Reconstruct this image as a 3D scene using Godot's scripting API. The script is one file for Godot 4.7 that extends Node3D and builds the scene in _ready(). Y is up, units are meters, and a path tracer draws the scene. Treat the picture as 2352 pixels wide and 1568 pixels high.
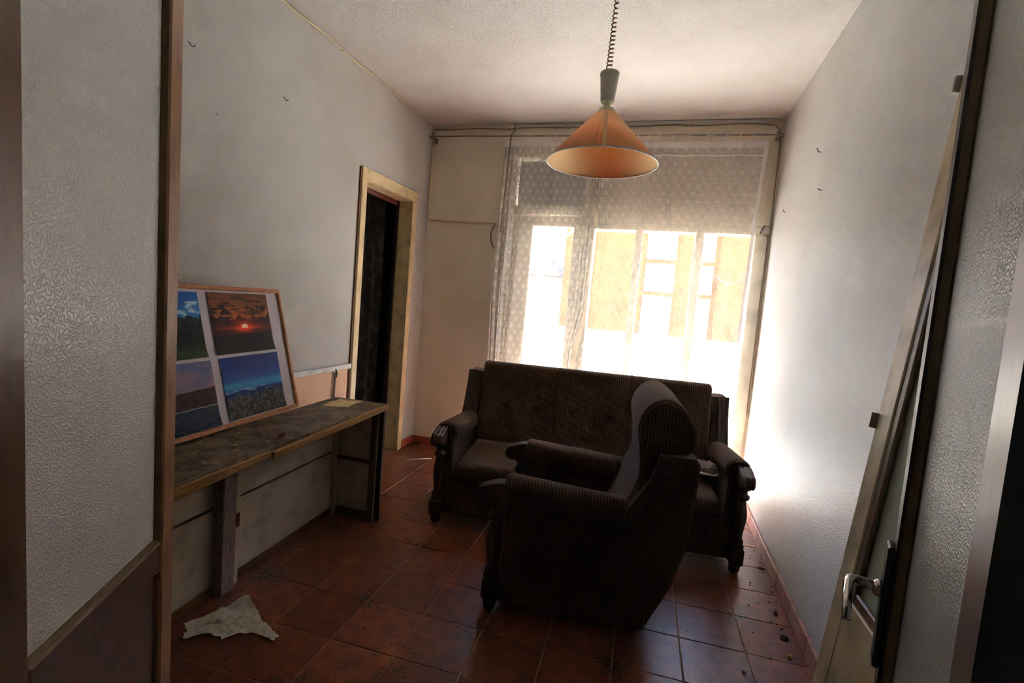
extends Node3D

const W := 2.617
const H := 2.663
const D := 3.45          # inner face of the wall with the double door
var rng := RandomNumberGenerator.new()
var M := {}
var used := {}

# ------------------------------------------------------------------ mesh builder
class Mb:
	var st := SurfaceTool.new()
	func _init() -> void:
		st.begin(Mesh.PRIMITIVE_TRIANGLES)
		st.set_smooth_group(-1)
	func sm(on: bool) -> Mb:
		st.set_smooth_group(1 if on else -1)
		return self
	func vert(p: Vector3, uv: Vector2) -> void:
		st.set_uv(uv)
		st.add_vertex(p)
	func tri(a: Vector3, b: Vector3, c: Vector3, ua := Vector2(), ub := Vector2(), uc := Vector2()) -> void:
		vert(a, ua); vert(c, uc); vert(b, ub)     # given counter-clockwise, emitted clockwise
	func quad(a: Vector3, b: Vector3, c: Vector3, d: Vector3, ua := Vector2(), ub := Vector2(), uc := Vector2(), ud := Vector2()) -> void:
		tri(a, b, c, ua, ub, uc)
		tri(a, c, d, ua, uc, ud)
	# box by centre and size with chamfered edges
	func box(c: Vector3, s: Vector3, bev := 0.003, xf := Transform3D()) -> Mb:
		var h := s * 0.5
		bev = minf(bev, minf(h.x, minf(h.y, h.z)) * 0.6)
		st.set_smooth_group(-1)
		for ax in 3:
			var u := (ax + 1) % 3
			var v := (ax + 2) % 3
			for sg in [-1.0, 1.0]:
				var q := []
				for k in [[-1, -1], [1, -1], [1, 1], [-1, 1]]:
					var p := Vector3()
					p[ax] = sg * h[ax]; p[u] = k[0] * (h[u] - bev); p[v] = k[1] * (h[v] - bev)
					q.append(p)
				if sg < 0: q.reverse()
				var uvs := []
				for p in q: uvs.append(Vector2(p[u] + c[u], p[v] + c[v]) if ax == 1 else Vector2(p[2] + c[2] if ax == 0 else p[0] + c[0], p[1] + c[1]))
				quad(xf * (q[0] + c), xf * (q[1] + c), xf * (q[2] + c), xf * (q[3] + c), uvs[0], uvs[1], uvs[2], uvs[3])
		if bev <= 0.0:
			return self
		for ax in 3:                                # edges along ax
			var u := (ax + 1) % 3
			var v := (ax + 2) % 3
			for su in [-1.0, 1.0]:
				for sv in [-1.0, 1.0]:
					var q := []
					for k in [[0, -1], [0, 1], [1, 1], [1, -1]]:
						var p := Vector3()
						p[ax] = k[1] * (h[ax] - bev)
						p[u] = su * (h[u] - (bev if k[0] == 1 else 0.0)); p[v] = sv * (h[v] - (0.0 if k[0] == 1 else bev))
						q.append(p)
					if su * sv > 0: q.reverse()
					quad(xf * (q[0] + c), xf * (q[1] + c), xf * (q[2] + c), xf * (q[3] + c))
		for sx in [-1.0, 1.0]:
			for sy in [-1.0, 1.0]:
				for sz in [-1.0, 1.0]:
					var a := Vector3(sx * h.x, sy * (h.y - bev), sz * (h.z - bev))
					var b := Vector3(sx * (h.x - bev), sy * h.y, sz * (h.z - bev))
					var d := Vector3(sx * (h.x - bev), sy * (h.y - bev), sz * h.z)
					if sx * sy * sz > 0: tri(xf * (a + c), xf * (b + c), xf * (d + c))
					else: tri(xf * (a + c), xf * (d + c), xf * (b + c))
		return self
	func span(a: Vector3, b: Vector3, bev := 0.003, xf := Transform3D()) -> Mb:
		return box((a + b) * 0.5, (b - a).abs(), bev, xf)
	# polygon (counter-clockwise in xy) swept along z with rounded or bevelled ends
	func extrude(poly: PackedVector2Array, z0: float, z1: float, bev := 0.003, steps := 1, smooth := false, xf := Transform3D(), v0 := 0.0) -> Mb:
		if Geometry2D.is_polygon_clockwise(poly) == false and signed_area(poly) < 0.0 or signed_area(poly) < 0.0:
			poly.reverse()
		var n := poly.size()
		var nrm := []
		for i in n:
			var e0 := (poly[i] - poly[(i - 1 + n) % n]).normalized()
			var e1 := (poly[(i + 1) % n] - poly[i]).normalized()
			var n0 := Vector2(e0.y, -e0.x)
			var n1 := Vector2(e1.y, -e1.x)
			var m := (n0 + n1).normalized()
			nrm.append(m / maxf(0.5, m.dot(n0)))
		var rings := []
		if bev > 0.0:
			for k in range(steps + 1):
				var t := float(k) / steps * PI / 2
				rings.append([z0 + bev * (1.0 - sin(t)), bev * (1.0 - cos(t))] if steps > 1 else ([z0 + bev, 0.0] if k == 0 else [z0, bev]))
			rings.reverse()
			var far := []
			for r in rings: far.append([z1 - (r[0] - z0), r[1]])
			far.reverse()
			rings += far
		else:
			rings = [[z0, 0.0], [z1, 0.0]]
		sm(smooth)
		for k in rings.size() - 1:
			var per := v0
			for i in n:
				var j := (i + 1) % n
				var l := poly[i].distance_to(poly[j])
				var p := []
				for q in [[k, i], [k, j], [k + 1, j], [k + 1, i]]:
					var w: Vector2 = poly[q[1]] - nrm[q[1]] * rings[q[0]][1]
					p.append(xf * Vector3(w.x, w.y, rings[q[0]][0]))
				quad(p[0], p[1], p[2], p[3], Vector2(rings[k][0], per), Vector2(rings[k][0], per + l), Vector2(rings[k + 1][0], per + l), Vector2(rings[k + 1][0], per))
				per += l
		for side in 2:
			var r: Array = rings[0] if side == 0 else rings[-1]
			var cap := PackedVector2Array()
			for i in n: cap.append(poly[i] - nrm[i] * r[1])
			var t := Geometry2D.triangulate_polygon(cap)
			for i in range(0, t.size(), 3):
				var a := cap[t[i]]
				var b := cap[t[i + 1]]
				var c := cap[t[i + 2]]
				if (b - a).cross(c - a) < 0.0:
					var s := b
					b = c
					c = s
				if side == 1: tri(xf * Vector3(a.x, a.y, r[0]), xf * Vector3(b.x, b.y, r[0]), xf * Vector3(c.x, c.y, r[0]), a, b, c)
				else: tri(xf * Vector3(a.x, a.y, r[0]), xf * Vector3(c.x, c.y, r[0]), xf * Vector3(b.x, b.y, r[0]), a, c, b)
		return self
	func signed_area(poly: PackedVector2Array) -> float:
		var s := 0.0
		for i in poly.size(): s += poly[i].cross(poly[(i + 1) % poly.size()])
		return s
	# profile of (radius, height), turned about y
	func lathe(prof: Array, xf := Transform3D(), sides := 24, smooth := true) -> Mb:
		sm(smooth)
		var turn := 0.0
		for k in prof.size(): turn += (prof[k] as Vector2).cross(prof[(k + 1) % prof.size()])
		if turn < 0.0:
			prof = prof.duplicate()
			prof.reverse()
		var v := 0.0
		for k in prof.size() - 1:
			var a: Vector2 = prof[k]
			var b: Vector2 = prof[k + 1]
			var l := a.distance_to(b)
			for i in sides:
				var t0 := TAU * i / sides
				var t1 := TAU * (i + 1) / sides
				var p := [Vector3(a.x * sin(t0), a.y, a.x * cos(t0)), Vector3(a.x * sin(t1), a.y, a.x * cos(t1)), Vector3(b.x * sin(t1), b.y, b.x * cos(t1)), Vector3(b.x * sin(t0), b.y, b.x * cos(t0))]
				var u0 := float(i) / sides
				var u1 := float(i + 1) / sides
				if a.x > 1e-6: tri(xf * p[0], xf * p[1], xf * p[2], Vector2(u0, v), Vector2(u1, v), Vector2(u1, v + l))
				if b.x > 1e-6: tri(xf * p[0], xf * p[2], xf * p[3], Vector2(u0, v), Vector2(u1, v + l), Vector2(u0, v + l))
			v += l
		return self
	func tube(path: Array, r: float, sides := 8, closed := false, r_end := -1.0, flat := 1.0) -> Mb:
		sm(true)
		var n := path.size()
		var up := Vector3.UP
		var rings := []
		var prev := Vector3()
		for i in n:
			var t: Vector3
			if closed: t = (path[(i + 1) % n] - path[(i - 1 + n) % n]).normalized()
			else: t = (path[mini(i + 1, n - 1)] - path[maxi(i - 1, 0)]).normalized()
			if i == 0:
				up = Vector3.UP if absf(t.y) < 0.9 else Vector3.RIGHT
			var s := t.cross(up).normalized()
			up = s.cross(t).normalized()
			var rr := r if r_end < 0.0 else lerpf(r, r_end, float(i) / (n - 1))
			var ring := []
			for k in sides:
				var a := TAU * k / sides
				ring.append(path[i] + s * cos(a) * rr + up * sin(a) * rr * flat)
			rings.append(ring)
			prev = t
		for i in (n if closed else n - 1):
			var A: Array = rings[i]
			var B: Array = rings[(i + 1) % n]
			for k in sides:
				var j := (k + 1) % sides
				quad(A[k], B[k], B[j], A[j], Vector2(float(k) / sides, i), Vector2(float(k) / sides, i + 1), Vector2(float(k + 1) / sides, i + 1), Vector2(float(k + 1) / sides, i))
		if not closed:
			for k in range(1, sides - 1):
				tri(rings[0][0], rings[0][k], rings[0][k + 1])
				tri(rings[-1][0], rings[-1][k + 1], rings[-1][k])
		return self
	func done() -> ArrayMesh:
		st.generate_normals()
		return st.commit()

# ------------------------------------------------------------------ naming helpers
func numbered(called: String) -> String:
	if not used.has(called):
		used[called] = 0
		return called
	used[called] += 1
	return "%s_%03d" % [called, used[called]]

func thing(called: String, label: String, category: String, at := Vector3.ZERO, turn := 0.0, group := "") -> Node3D:
	var o := Node3D.new()
	o.name = numbered(called)
	add_child(o)
	o.position = at
	o.rotation.y = turn
	tag(o, label, category, group)
	return o

func tag(o: Node3D, label: String, category: String, group := "") -> Node3D:
	o.set_meta("label", label)
	o.set_meta("category", category)
	if group: o.set_meta("group", group)
	return o

func part(called: String, mb: Mb, mat: Material, parent: Node3D, label := "") -> MeshInstance3D:
	return part_mesh(called, mb.done(), mat, parent, label)

func part_mesh(called: String, mesh: Mesh, mat: Material, parent: Node3D, label := "") -> MeshInstance3D:
	var o := MeshInstance3D.new()
	o.mesh = mesh
	o.material_override = mat
	o.cast_shadow = GeometryInstance3D.SHADOW_CASTING_SETTING_ON
	if parent == self:
		o.name = numbered(called)
		add_child(o)
	else:
		var n := called
		var i := 0
		while parent.has_node(NodePath(n)):
			i += 1
			n = "%s_%03d" % [called, i]
		o.name = n
		parent.add_child(o)
	if label: o.set_meta("label", label)
	return o

func struct(called: String, mb: Mb, mat: Material, label := "") -> MeshInstance3D:
	var o := part(called, mb, mat, self)
	o.set_meta("kind", "structure")
	if label: o.set_meta("label", label)
	return o

func struct_node(called: String, at := Vector3.ZERO, turn := 0.0) -> Node3D:
	var o := Node3D.new()
	o.name = numbered(called)
	add_child(o)
	o.position = at
	o.rotation.y = turn
	o.set_meta("kind", "structure")
	return o

# ------------------------------------------------------------------ materials
func noise_tex(size: int, freq: float, type := FastNoiseLite.TYPE_SIMPLEX_SMOOTH, ramp: Array = [], oct := 3, seed_ := 1) -> NoiseTexture2D:
	var n := FastNoiseLite.new()
	n.noise_type = type
	n.frequency = freq
	n.seed = seed_
	n.fractal_octaves = oct
	if oct == 1: n.fractal_type = FastNoiseLite.FRACTAL_NONE
	var t := NoiseTexture2D.new()
	t.width = size
	t.height = size
	t.seamless = true
	t.noise = n
	if ramp:
		var g := Gradient.new()
		var off := PackedFloat32Array()
		var col := PackedColorArray()
		for r in ramp:
			off.append(r[0])
			col.append(r[1] if r[1] is Color else Color(r[1], r[1], r[1]))
		g.offsets = off
		g.colors = col
		t.color_ramp = g
	return t

func mat(c: Color, rough := 0.7, spec := 0.5, metal := 0.0) -> StandardMaterial3D:
	var m := StandardMaterial3D.new()
	m.albedo_color = c
	m.roughness = rough
	m.metallic_specular = spec
	m.metallic = metal
	return m

func tri_tex(m: StandardMaterial3D, tex: Texture2D, scale: Vector3, world := true) -> StandardMaterial3D:
	m.uv1_triplanar = true
	m.uv1_world_triplanar = world
	m.uv1_triplanar_sharpness = 8.0
	m.uv1_scale = scale
	if tex: m.albedo_texture = tex
	return m

func relief(m: StandardMaterial3D, tex: Texture2D, depth_cm: float) -> StandardMaterial3D:
	m.heightmap_enabled = true
	m.heightmap_texture = tex
	m.heightmap_scale = depth_cm
	return m

func dirt(m: StandardMaterial3D, tex: Texture2D, scale: Vector3) -> StandardMaterial3D:
	m.detail_enabled = true
	m.detail_blend_mode = BaseMaterial3D.BLEND_MODE_MUL
	m.detail_uv_layer = BaseMaterial3D.DETAIL_UV_2
	m.detail_albedo = tex
	m.uv2_triplanar = true
	m.uv2_world_triplanar = true
	m.uv2_triplanar_sharpness = 8.0
	m.uv2_scale = scale
	return m

func hash2(x: int, y: int) -> float:
	var h := (x * 374761393 + y * 668265263) & 0x7fffffff
	h = ((h ^ (h >> 13)) * 1274126177) & 0x7fffffff
	return float((h ^ (h >> 16)) & 0xffff) / 65535.0

func image_tex(w: int, h: int, f: Callable, alpha := false) -> ImageTexture:
	var im := Image.create(w, h, false, Image.FORMAT_RGBA8 if alpha else Image.FORMAT_RGB8)
	for y in h:
		for x in w:
			im.set_pixel(x, y, f.call(x, y))
	return ImageTexture.create_from_image(im)

func make_materials() -> void:
	var grain := noise_tex(1024, 0.052, FastNoiseLite.TYPE_SIMPLEX_SMOOTH, [[0.0, 0.0], [0.36, 0.05], [0.6, 0.8], [1.0, 1.0]], 2, 3)
	var stain := noise_tex(512, 0.006, FastNoiseLite.TYPE_SIMPLEX_SMOOTH, [[0.0, Color(0.945, 0.935, 0.92)], [0.45, Color(0.985, 0.98, 0.975)], [1.0, Color(1, 1, 1)]], 4, 7)
	var wood_g := noise_tex(512, 0.02, FastNoiseLite.TYPE_SIMPLEX_SMOOTH, [[0.0, 0.55], [0.5, 0.9], [1.0, 1.0]], 4, 11)
	var mott := noise_tex(512, 0.012, FastNoiseLite.TYPE_SIMPLEX_SMOOTH, [[0.0, 0.80], [0.5, 0.96], [1.0, 1.0]], 4, 21)
	M.grain = grain
	M.mott = mott
	M.wood_g = wood_g
	M.wall = dirt(relief(tri_tex(mat(Color(0.93, 0.92, 0.895), 0.34, 0.55), null, Vector3.ONE * 3.6), grain, 0.5), stain, Vector3.ONE * 0.45)
	M.ceiling = dirt(relief(tri_tex(mat(Color(0.83, 0.81, 0.785), 0.6, 0.4), null, Vector3.ONE * 2.4), grain, 0.24), stain, Vector3.ONE * 0.4)
	M.back = dirt(relief(tri_tex(mat(Color(0.92, 0.87, 0.79), 0.6, 0.35), null, Vector3.ONE * 1.5), grain, 0.22), stain, Vector3.ONE * 0.5)
	M.peach = dirt(relief(tri_tex(mat(Color(0.87, 0.70, 0.56), 0.5, 0.45), null, Vector3.ONE * 1.75), grain, 0.22), stain, Vector3.ONE * 0.5)
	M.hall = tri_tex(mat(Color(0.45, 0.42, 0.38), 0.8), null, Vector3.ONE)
	M.cream = tri_tex(mat(Color(0.86, 0.77, 0.60), 0.4, 0.5), mott, Vector3.ONE * 1.2)
	M.white_paint = tri_tex(mat(Color(0.86, 0.84, 0.80), 0.45, 0.5), mott, Vector3.ONE * 0.8)
	M.frame_white = tri_tex(mat(Color(0.84, 0.80, 0.72), 0.5, 0.5), mott, Vector3.ONE * 0.7)
	M.brown_paint = relief(tri_tex(mat(Color(0.67, 0.51, 0.395), 0.28, 0.5), mott, Vector3(4, 1.0, 4), false), wood_g, 0.03)
	M.brown_shaded = relief(tri_tex(mat(Color(0.42, 0.30, 0.225), 0.3, 0.5), mott, Vector3(4, 1.0, 4), false), wood_g, 0.03)  # darker copy of brown_paint, with the leaf's dimmer light put into the colour
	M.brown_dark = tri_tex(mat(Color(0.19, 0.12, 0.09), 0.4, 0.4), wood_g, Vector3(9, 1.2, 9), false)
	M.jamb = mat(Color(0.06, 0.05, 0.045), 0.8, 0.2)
	M.wood_dark = relief(tri_tex(mat(Color(0.27, 0.17, 0.13), 0.38, 0.5), wood_g, Vector3(14, 1.6, 14), false), wood_g, 0.03)
	M.wood_dark_z = relief(tri_tex(mat(Color(0.30, 0.20, 0.16), 0.38, 0.5), wood_g, Vector3(14, 14, 1.6), false), wood_g, 0.03)
	M.groove = mat(Color(0.07, 0.045, 0.035), 0.8)
	M.leaf_wood = tri_tex(mat(Color(0.52, 0.42, 0.32), 0.4, 0.5), wood_g, Vector3(12, 1.2, 12), false)
	M.pine = tri_tex(mat(Color(0.72, 0.45, 0.24), 0.45, 0.5), wood_g, Vector3(10, 10, 2.0), false)
	M.pine_y = tri_tex(mat(Color(0.72, 0.45, 0.24), 0.45, 0.5), wood_g, Vector3(10, 2.0, 10), false)
	M.edge_wood = tri_tex(mat(Color(0.56, 0.42, 0.24), 0.6, 0.4), mott, Vector3(12, 12, 3), false)
	M.desk_white = tri_tex(mat(Color(0.80, 0.74, 0.66), 0.6, 0.4), mott, Vector3.ONE * 1.0, false)
	M.desk_brown = tri_tex(mat(Color(0.45, 0.3, 0.18), 0.6, 0.4), wood_g, Vector3(6, 6, 1.5), false)
	M.desk_purple = tri_tex(mat(Color(0.66, 0.57, 0.56), 0.5, 0.4), wood_g, Vector3(10, 1.5, 10), false)
	M.desk_dark = mat(Color(0.1, 0.085, 0.07), 0.6)
	M.grout = tri_tex(mat(Color(0.60, 0.47, 0.38), 0.9, 0.3), mott, Vector3.ONE * 3)
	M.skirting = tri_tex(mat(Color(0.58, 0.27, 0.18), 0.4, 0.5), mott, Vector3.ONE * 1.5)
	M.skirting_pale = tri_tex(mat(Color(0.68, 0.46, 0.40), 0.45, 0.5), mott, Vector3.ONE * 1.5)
	M.rod_steel = mat(Color(0.55, 0.53, 0.50), 0.5, 0.5, 0.4)
	M.cable_wall = mat(Color(0.50, 0.44, 0.37), 0.6)
	M.steel = mat(Color(0.62, 0.60, 0.57), 0.3, 0.5, 1.0)
	M.dark_steel = mat(Color(0.30, 0.29, 0.28), 0.45, 0.5, 1.0)
	M.chrome = mat(Color(0.8, 0.79, 0.77), 0.15, 0.5, 1.0)
	M.ring_white = mat(Color(0.95, 0.93, 0.9), 0.4)
	M.plastic_white = mat(Color(0.86, 0.84, 0.79), 0.4)
	M.plastic_cream = mat(Color(0.83, 0.80, 0.64), 0.4)
	M.cable_white = mat(Color(0.84, 0.76, 0.6), 0.5)
	M.cable_grey = mat(Color(0.42, 0.39, 0.35), 0.6)
	M.black = mat(Color(0.08, 0.07, 0.065), 0.6)
	M.strap = mat(Color(0.42, 0.40, 0.38), 0.8)
	M.cord = mat(Color(0.60, 0.50, 0.38), 0.5)
	M.red_wood = mat(Color(0.32, 0.13, 0.09), 0.6)
	M.rust = mat(Color(0.45, 0.13, 0.08), 0.5)
	M.paper = tri_tex(mat(Color(0.84, 0.79, 0.70), 0.9, 0.2), mott, Vector3.ONE * 5, false)
	M.paper_old = tri_tex(mat(Color(0.86, 0.76, 0.56), 0.9, 0.2), mott, Vector3.ONE * 4, false)
	M.paper.cull_mode = BaseMaterial3D.CULL_DISABLED
	M.paper_old.cull_mode = BaseMaterial3D.CULL_DISABLED
	M.debris = mat(Color(0.16, 0.11, 0.09), 0.9)
	M.debris_yellow = mat(Color(0.75, 0.62, 0.25), 0.8)
	# moulded privacy glass: rippled relief on a slightly rough solid pane
	var ripple := noise_tex(1024, 0.035, FastNoiseLite.TYPE_SIMPLEX_SMOOTH, [[0.0, 0.0], [0.28, 0.15], [0.5, 1.0], [0.72, 0.15], [1.0, 0.0]], 1, 5)
	var ripple2 := noise_tex(1024, 0.06, FastNoiseLite.TYPE_CELLULAR, [[0.0, 0.0], [0.5, 0.5], [1.0, 1.0]], 1, 9)
	var gl := mat(Color(1.0, 0.995, 0.98, 0.92), 0.24, 0.6)
	gl.transparency = BaseMaterial3D.TRANSPARENCY_ALPHA
	gl.refraction_enabled = true
	gl.refraction_scale = 0.05
	relief(tri_tex(gl, null, Vector3.ONE * 2.2, false), ripple, 0.09)
	M.glass_ripple = gl
	var gl2: StandardMaterial3D = gl.duplicate()
	gl2.albedo_color = Color(0.97, 0.985, 0.95, 0.42)
	gl2.uv1_scale = Vector3.ONE * 5.0
	gl2.heightmap_texture = ripple2
	gl2.heightmap_scale = 0.13
	M.glass_grain = gl2
	var gg := mat(Color(0.70, 0.73, 0.64, 0.9), 0.4, 0.5)
	gg.transparency = BaseMaterial3D.TRANSPARENCY_ALPHA
	gg.refraction_enabled = true
	gg.refraction_scale = 0.05
	M.glass_green = gg
	var pane := mat(Color(1, 1, 1, 0.04), 0.03, 0.5)
	pane.transparency = BaseMaterial3D.TRANSPARENCY_ALPHA
	M.pane = pane
	# outside
	M.ext_white = mat(Color(0.93, 0.92, 0.90), 0.85)
	M.ext_floor = mat(Color(0.90, 0.88, 0.85), 0.85)
	M.ext_parapet = mat(Color(0.62, 0.61, 0.59), 0.85)
	M.ext_orange = tri_tex(mat(Color(0.49, 0.335, 0.15), 0.9), mott, Vector3.ONE * 0.3)
	M.ext_grey = mat(Color(0.49, 0.49, 0.53), 0.7)
	M.ext_beige = mat(Color(0.55, 0.51, 0.48), 0.9)
	M.ext_frame = mat(Color(0.62, 0.60, 0.58), 0.8)
	M.shutter = mat(Color(0.20, 0.20, 0.21), 0.7)
	make_fabric()
	make_lace()
	make_tiles()
	make_prints()
	make_counter()
	# lamp shade: woven fabric on card
	var sh := mat(Color(0.98, 0.87, 0.66), 0.85, 0.2)
	sh.backlight_enabled = true
	sh.backlight = Color(0.75, 0.48, 0.21)
	sh.cull_mode = BaseMaterial3D.CULL_DISABLED
	var weave := image_tex(64, 64, func(x: int, y: int) -> Color:
		var a := 0.93 + 0.07 * (1.0 if (x / 8 + y / 8) % 2 == 0 else -0.2)
		return Color(a, a * 0.985, a * 0.96))
	sh.albedo_texture = weave
	sh.uv1_scale = Vector3(45, 45, 1)
	M.shade = sh
	M.shade_seam = mat(Color(0.86, 0.70, 0.50), 0.8)

func make_fabric() -> void:
	# bouclé stripes: columns of tan dashes between dark columns; one tile is 25 mm by 19 mm
	var s := 96
	var col := func(x: int, y: int) -> Color:
		var u := float(x) / s * 2.0
		var v := float(y) / s * 2.0
		var cu := fposmod(u, 1.0) - 0.5
		var cv := fposmod(v, 1.0) - 0.5
		var d := (absf(cu) / 0.30) ** 2.2 + (absf(cv) / 0.26) ** 2.2
		var n := 0.8 + 0.2 * hash2(x / 2, y / 2)
		var cu2 := fposmod(u + 0.5, 1.0) - 0.5
		var cv2 := fposmod(v + 0.5, 1.0) - 0.5
		var d2 := (absf(cu2) / 0.2) ** 2.2 + (absf(cv2) / 0.3) ** 2.2
		if d < 1.0: return Color(0.58, 0.41, 0.285) * n
		if d2 < 1.0: return Color(0.235, 0.20, 0.178) * n
		if absf(cu) < 0.27: return Color(0.215, 0.15, 0.12) * n
		return Color(0.125, 0.095, 0.087) * n
	var hgt := func(x: int, y: int) -> Color:
		var u := float(x) / s * 2.0
		var v := float(y) / s * 2.0
		var best := 0.0
		for o in [0.0, 0.5]:
			var cu := fposmod(u + o, 1.0) - 0.5
			var cv := fposmod(v + o, 1.0) - 0.5
			var d := (absf(cu) / 0.32) ** 2 + (absf(cv) / 0.42) ** 2
			best = maxf(best, sqrt(maxf(0.0, 1.0 - d)))
		return Color(best, best, best)
	var m := mat(Color(1, 1, 1), 0.9, 0.2)
	m.albedo_texture = image_tex(s, s, col)
	m.uv1_scale = Vector3(1.0 / 0.025, 1.0 / 0.019, 1)
	m.rim_enabled = true
	m.rim = 0.25
	m.rim_tint = 0.6
	relief(m, image_tex(s, s, hgt), 0.18)
	M.fabric = m
	# same cloth with the stripes turned a quarter, for uv laid the other way
	var m2: StandardMaterial3D = m.duplicate()
	m2.uv1_triplanar = true
	m2.uv1_scale = Vector3(1.0 / 0.025, 1.0 / 0.019, 1.0 / 0.025)
	M.fabric_tri = m2

func lace_alpha(u: float, v: float) -> float:
	# u, v in metres; six-holed rosettes with scalloped open rings, on a staggered lattice in a dense net ground
	var best := 9.0
	var bx := 0.0
	var by := 0.0
	var best2 := 9.0
	var j0 := int(floor(v / 0.052))
	for j in range(j0 - 1, j0 + 3):
		var ox := (0.044 if posmod(j, 2) == 1 else 0.0)
		var i := int(round((u - ox) / 0.088))
		for ii in [i - 1, i, i + 1]:
			var dx: float = u - (ii * 0.088 + ox)
			var dy: float = v - j * 0.052
			var d := sqrt(dx * dx + dy * dy)
			if d < best:
				best2 = best
				best = d
				bx = dx
				by = dy
			elif d < best2:
				best2 = d
	var ang := atan2(by, bx)
	var scal := 0.0025 * cos(ang * 12.0)
	var a := 0.48
	if best < 0.004: a = 0.85
	elif best < 0.0155:
		var p := Vector2(best * cos(ang), best * sin(ang))
		a = 0.22
		for k in 6:
			var q := Vector2(0.0098, 0).rotated(k * PI / 3 + 0.26)
			if p.distance_to(q) < 0.0034: a = 0.92
		if absf(sin(ang * 3.0 + 0.8)) < 0.16: a = 0.75
	elif best < 0.0185: a = 0.7
	elif best + scal < 0.0225: a = 0.27 if absf(sin(ang * 12.0)) > 0.3 else 0.6
	elif best + scal < 0.0245: a = 0.68
	elif best2 - best < 0.006: a = 0.2 if absf(sin((u + v) * 900.0)) > 0.45 else 0.75
	return a

func make_lace() -> void:
	var w := 352
	var h := 416
	var f := func(x: int, y: int) -> Color:
		var u := (x + 0.5) / w * 0.088
		var v := (y + 0.5) / h * 0.104
		var a := lace_alpha(u, v)
		var t := 0.9 + 0.1 * hash2(x, y)
		return Color(0.93 * t, 0.90 * t, 0.86 * t, clampf(a * (0.92 + 0.16 * hash2(x + 31, y)), 0.0, 1.0))
	var m := mat(Color(1, 1, 1), 0.95, 0.1)
	m.transparency = BaseMaterial3D.TRANSPARENCY_ALPHA
	m.albedo_texture = image_tex(w, h, f, true)
	m.uv1_scale = Vector3(1.0 / 0.088, 1.0 / 0.104, 1)
	m.cull_mode = BaseMaterial3D.CULL_DISABLED
	m.backlight_enabled = true
	m.backlight = Color(0.25, 0.243, 0.232)
	M.lace = m
	var b := mat(Color(1, 1, 1), 0.9, 0.1)
	b.transparency = BaseMaterial3D.TRANSPARENCY_ALPHA
	b.albedo_texture = image_tex(64, 64, func(x: int, y: int) -> Color:
		return Color(0.96, 0.94, 0.92, 0.86 + 0.12 * (1.0 if (x / 2) % 2 == 0 else 0.0)), true)
	b.uv1_scale = Vector3(25, 25, 1)
	b.backlight_enabled = true
	b.backlight = Color(0.2, 0.195, 0.185)
	b.cull_mode = BaseMaterial3D.CULL_DISABLED
	M.heading = b

func make_tiles() -> void:
	M.tiles = []
	var n := FastNoiseLite.new()
	n.frequency = 0.012
	n.fractal_octaves = 4
	var n2 := FastNoiseLite.new()
	n2.frequency = 0.05
	n2.fractal_octaves = 3
	for k in 4:
		n.seed = 40 + k
		n2.seed = 80 + k
		var s := 320
		var tone: float = [0.92, 1.0, 1.08, 0.97][k]
		var f := func(x: int, y: int) -> Color:
			var mx := (x + 0.5) / s * 0.2455
			var my := (y + 0.5) / s * 0.2455
			var a := n.get_noise_2d(x * 0.8, y * 0.8)
			var b := n2.get_noise_2d(x * 1.6, y * 1.6)
			var c := Color(0.45, 0.225, 0.15).lerp(Color(0.355, 0.165, 0.11), clampf(0.5 + a * 1.3, 0, 1))
			c = c.lerp(Color(0.70, 0.50, 0.40), clampf((b - 0.28) * 2.0, 0.0, 0.5))
			# looped petals round one corner
			var r := sqrt(mx * mx + my * my)
			var th := atan2(my, mx)
			var fade := clampf(0.75 + a * 0.8, 0.25, 1.0)
			for p in [22.5, 67.5]:
				var t: float = th - deg_to_rad(p)
				var lx := r * cos(t) - 0.043
				var ly := r * sin(t)
				var e := sqrt((lx / 0.026) ** 2 + (ly / 0.0115) ** 2)
				if absf(e - 1.0) < 0.26: c = c.lerp(Color(0.11, 0.06, 0.05), 0.95 * fade)
			# dashed rays with a warm centre round the opposite corner
			var qx := 0.2455 - mx
			var qy := 0.2455 - my
			r = sqrt(qx * qx + qy * qy)
			th = rad_to_deg(atan2(qy, qx))
			if r < 0.062:
				var ray := 0.5 + 0.5 * cos(deg_to_rad(th * 24.0))
				c = c.lerp(Color(0.72, 0.38, 0.18), (0.35 + 0.4 * ray) * clampf(1.2 - r / 0.062, 0.0, 1.0) * fade)
			for p in [11.25, 33.75, 56.25, 78.75]:
				var t: float = deg_to_rad(th - p)
				var lx := r * cos(t) - 0.063
				var ly := r * sin(t)
				if (lx / 0.011) ** 2 + (ly / 0.0034) ** 2 < 1.0: c = c.lerp(Color(0.11, 0.07, 0.06), 0.9 * fade)
			c *= tone * (0.95 + 0.1 * hash2(x, y))
			return Color(c.r, c.g, c.b)
		var m := mat(Color(1, 1, 1), 0.30, 0.5)
		m.albedo_texture = image_tex(s, s, f)
		m.texture_repeat = false
		M.tiles.append(m)

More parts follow.
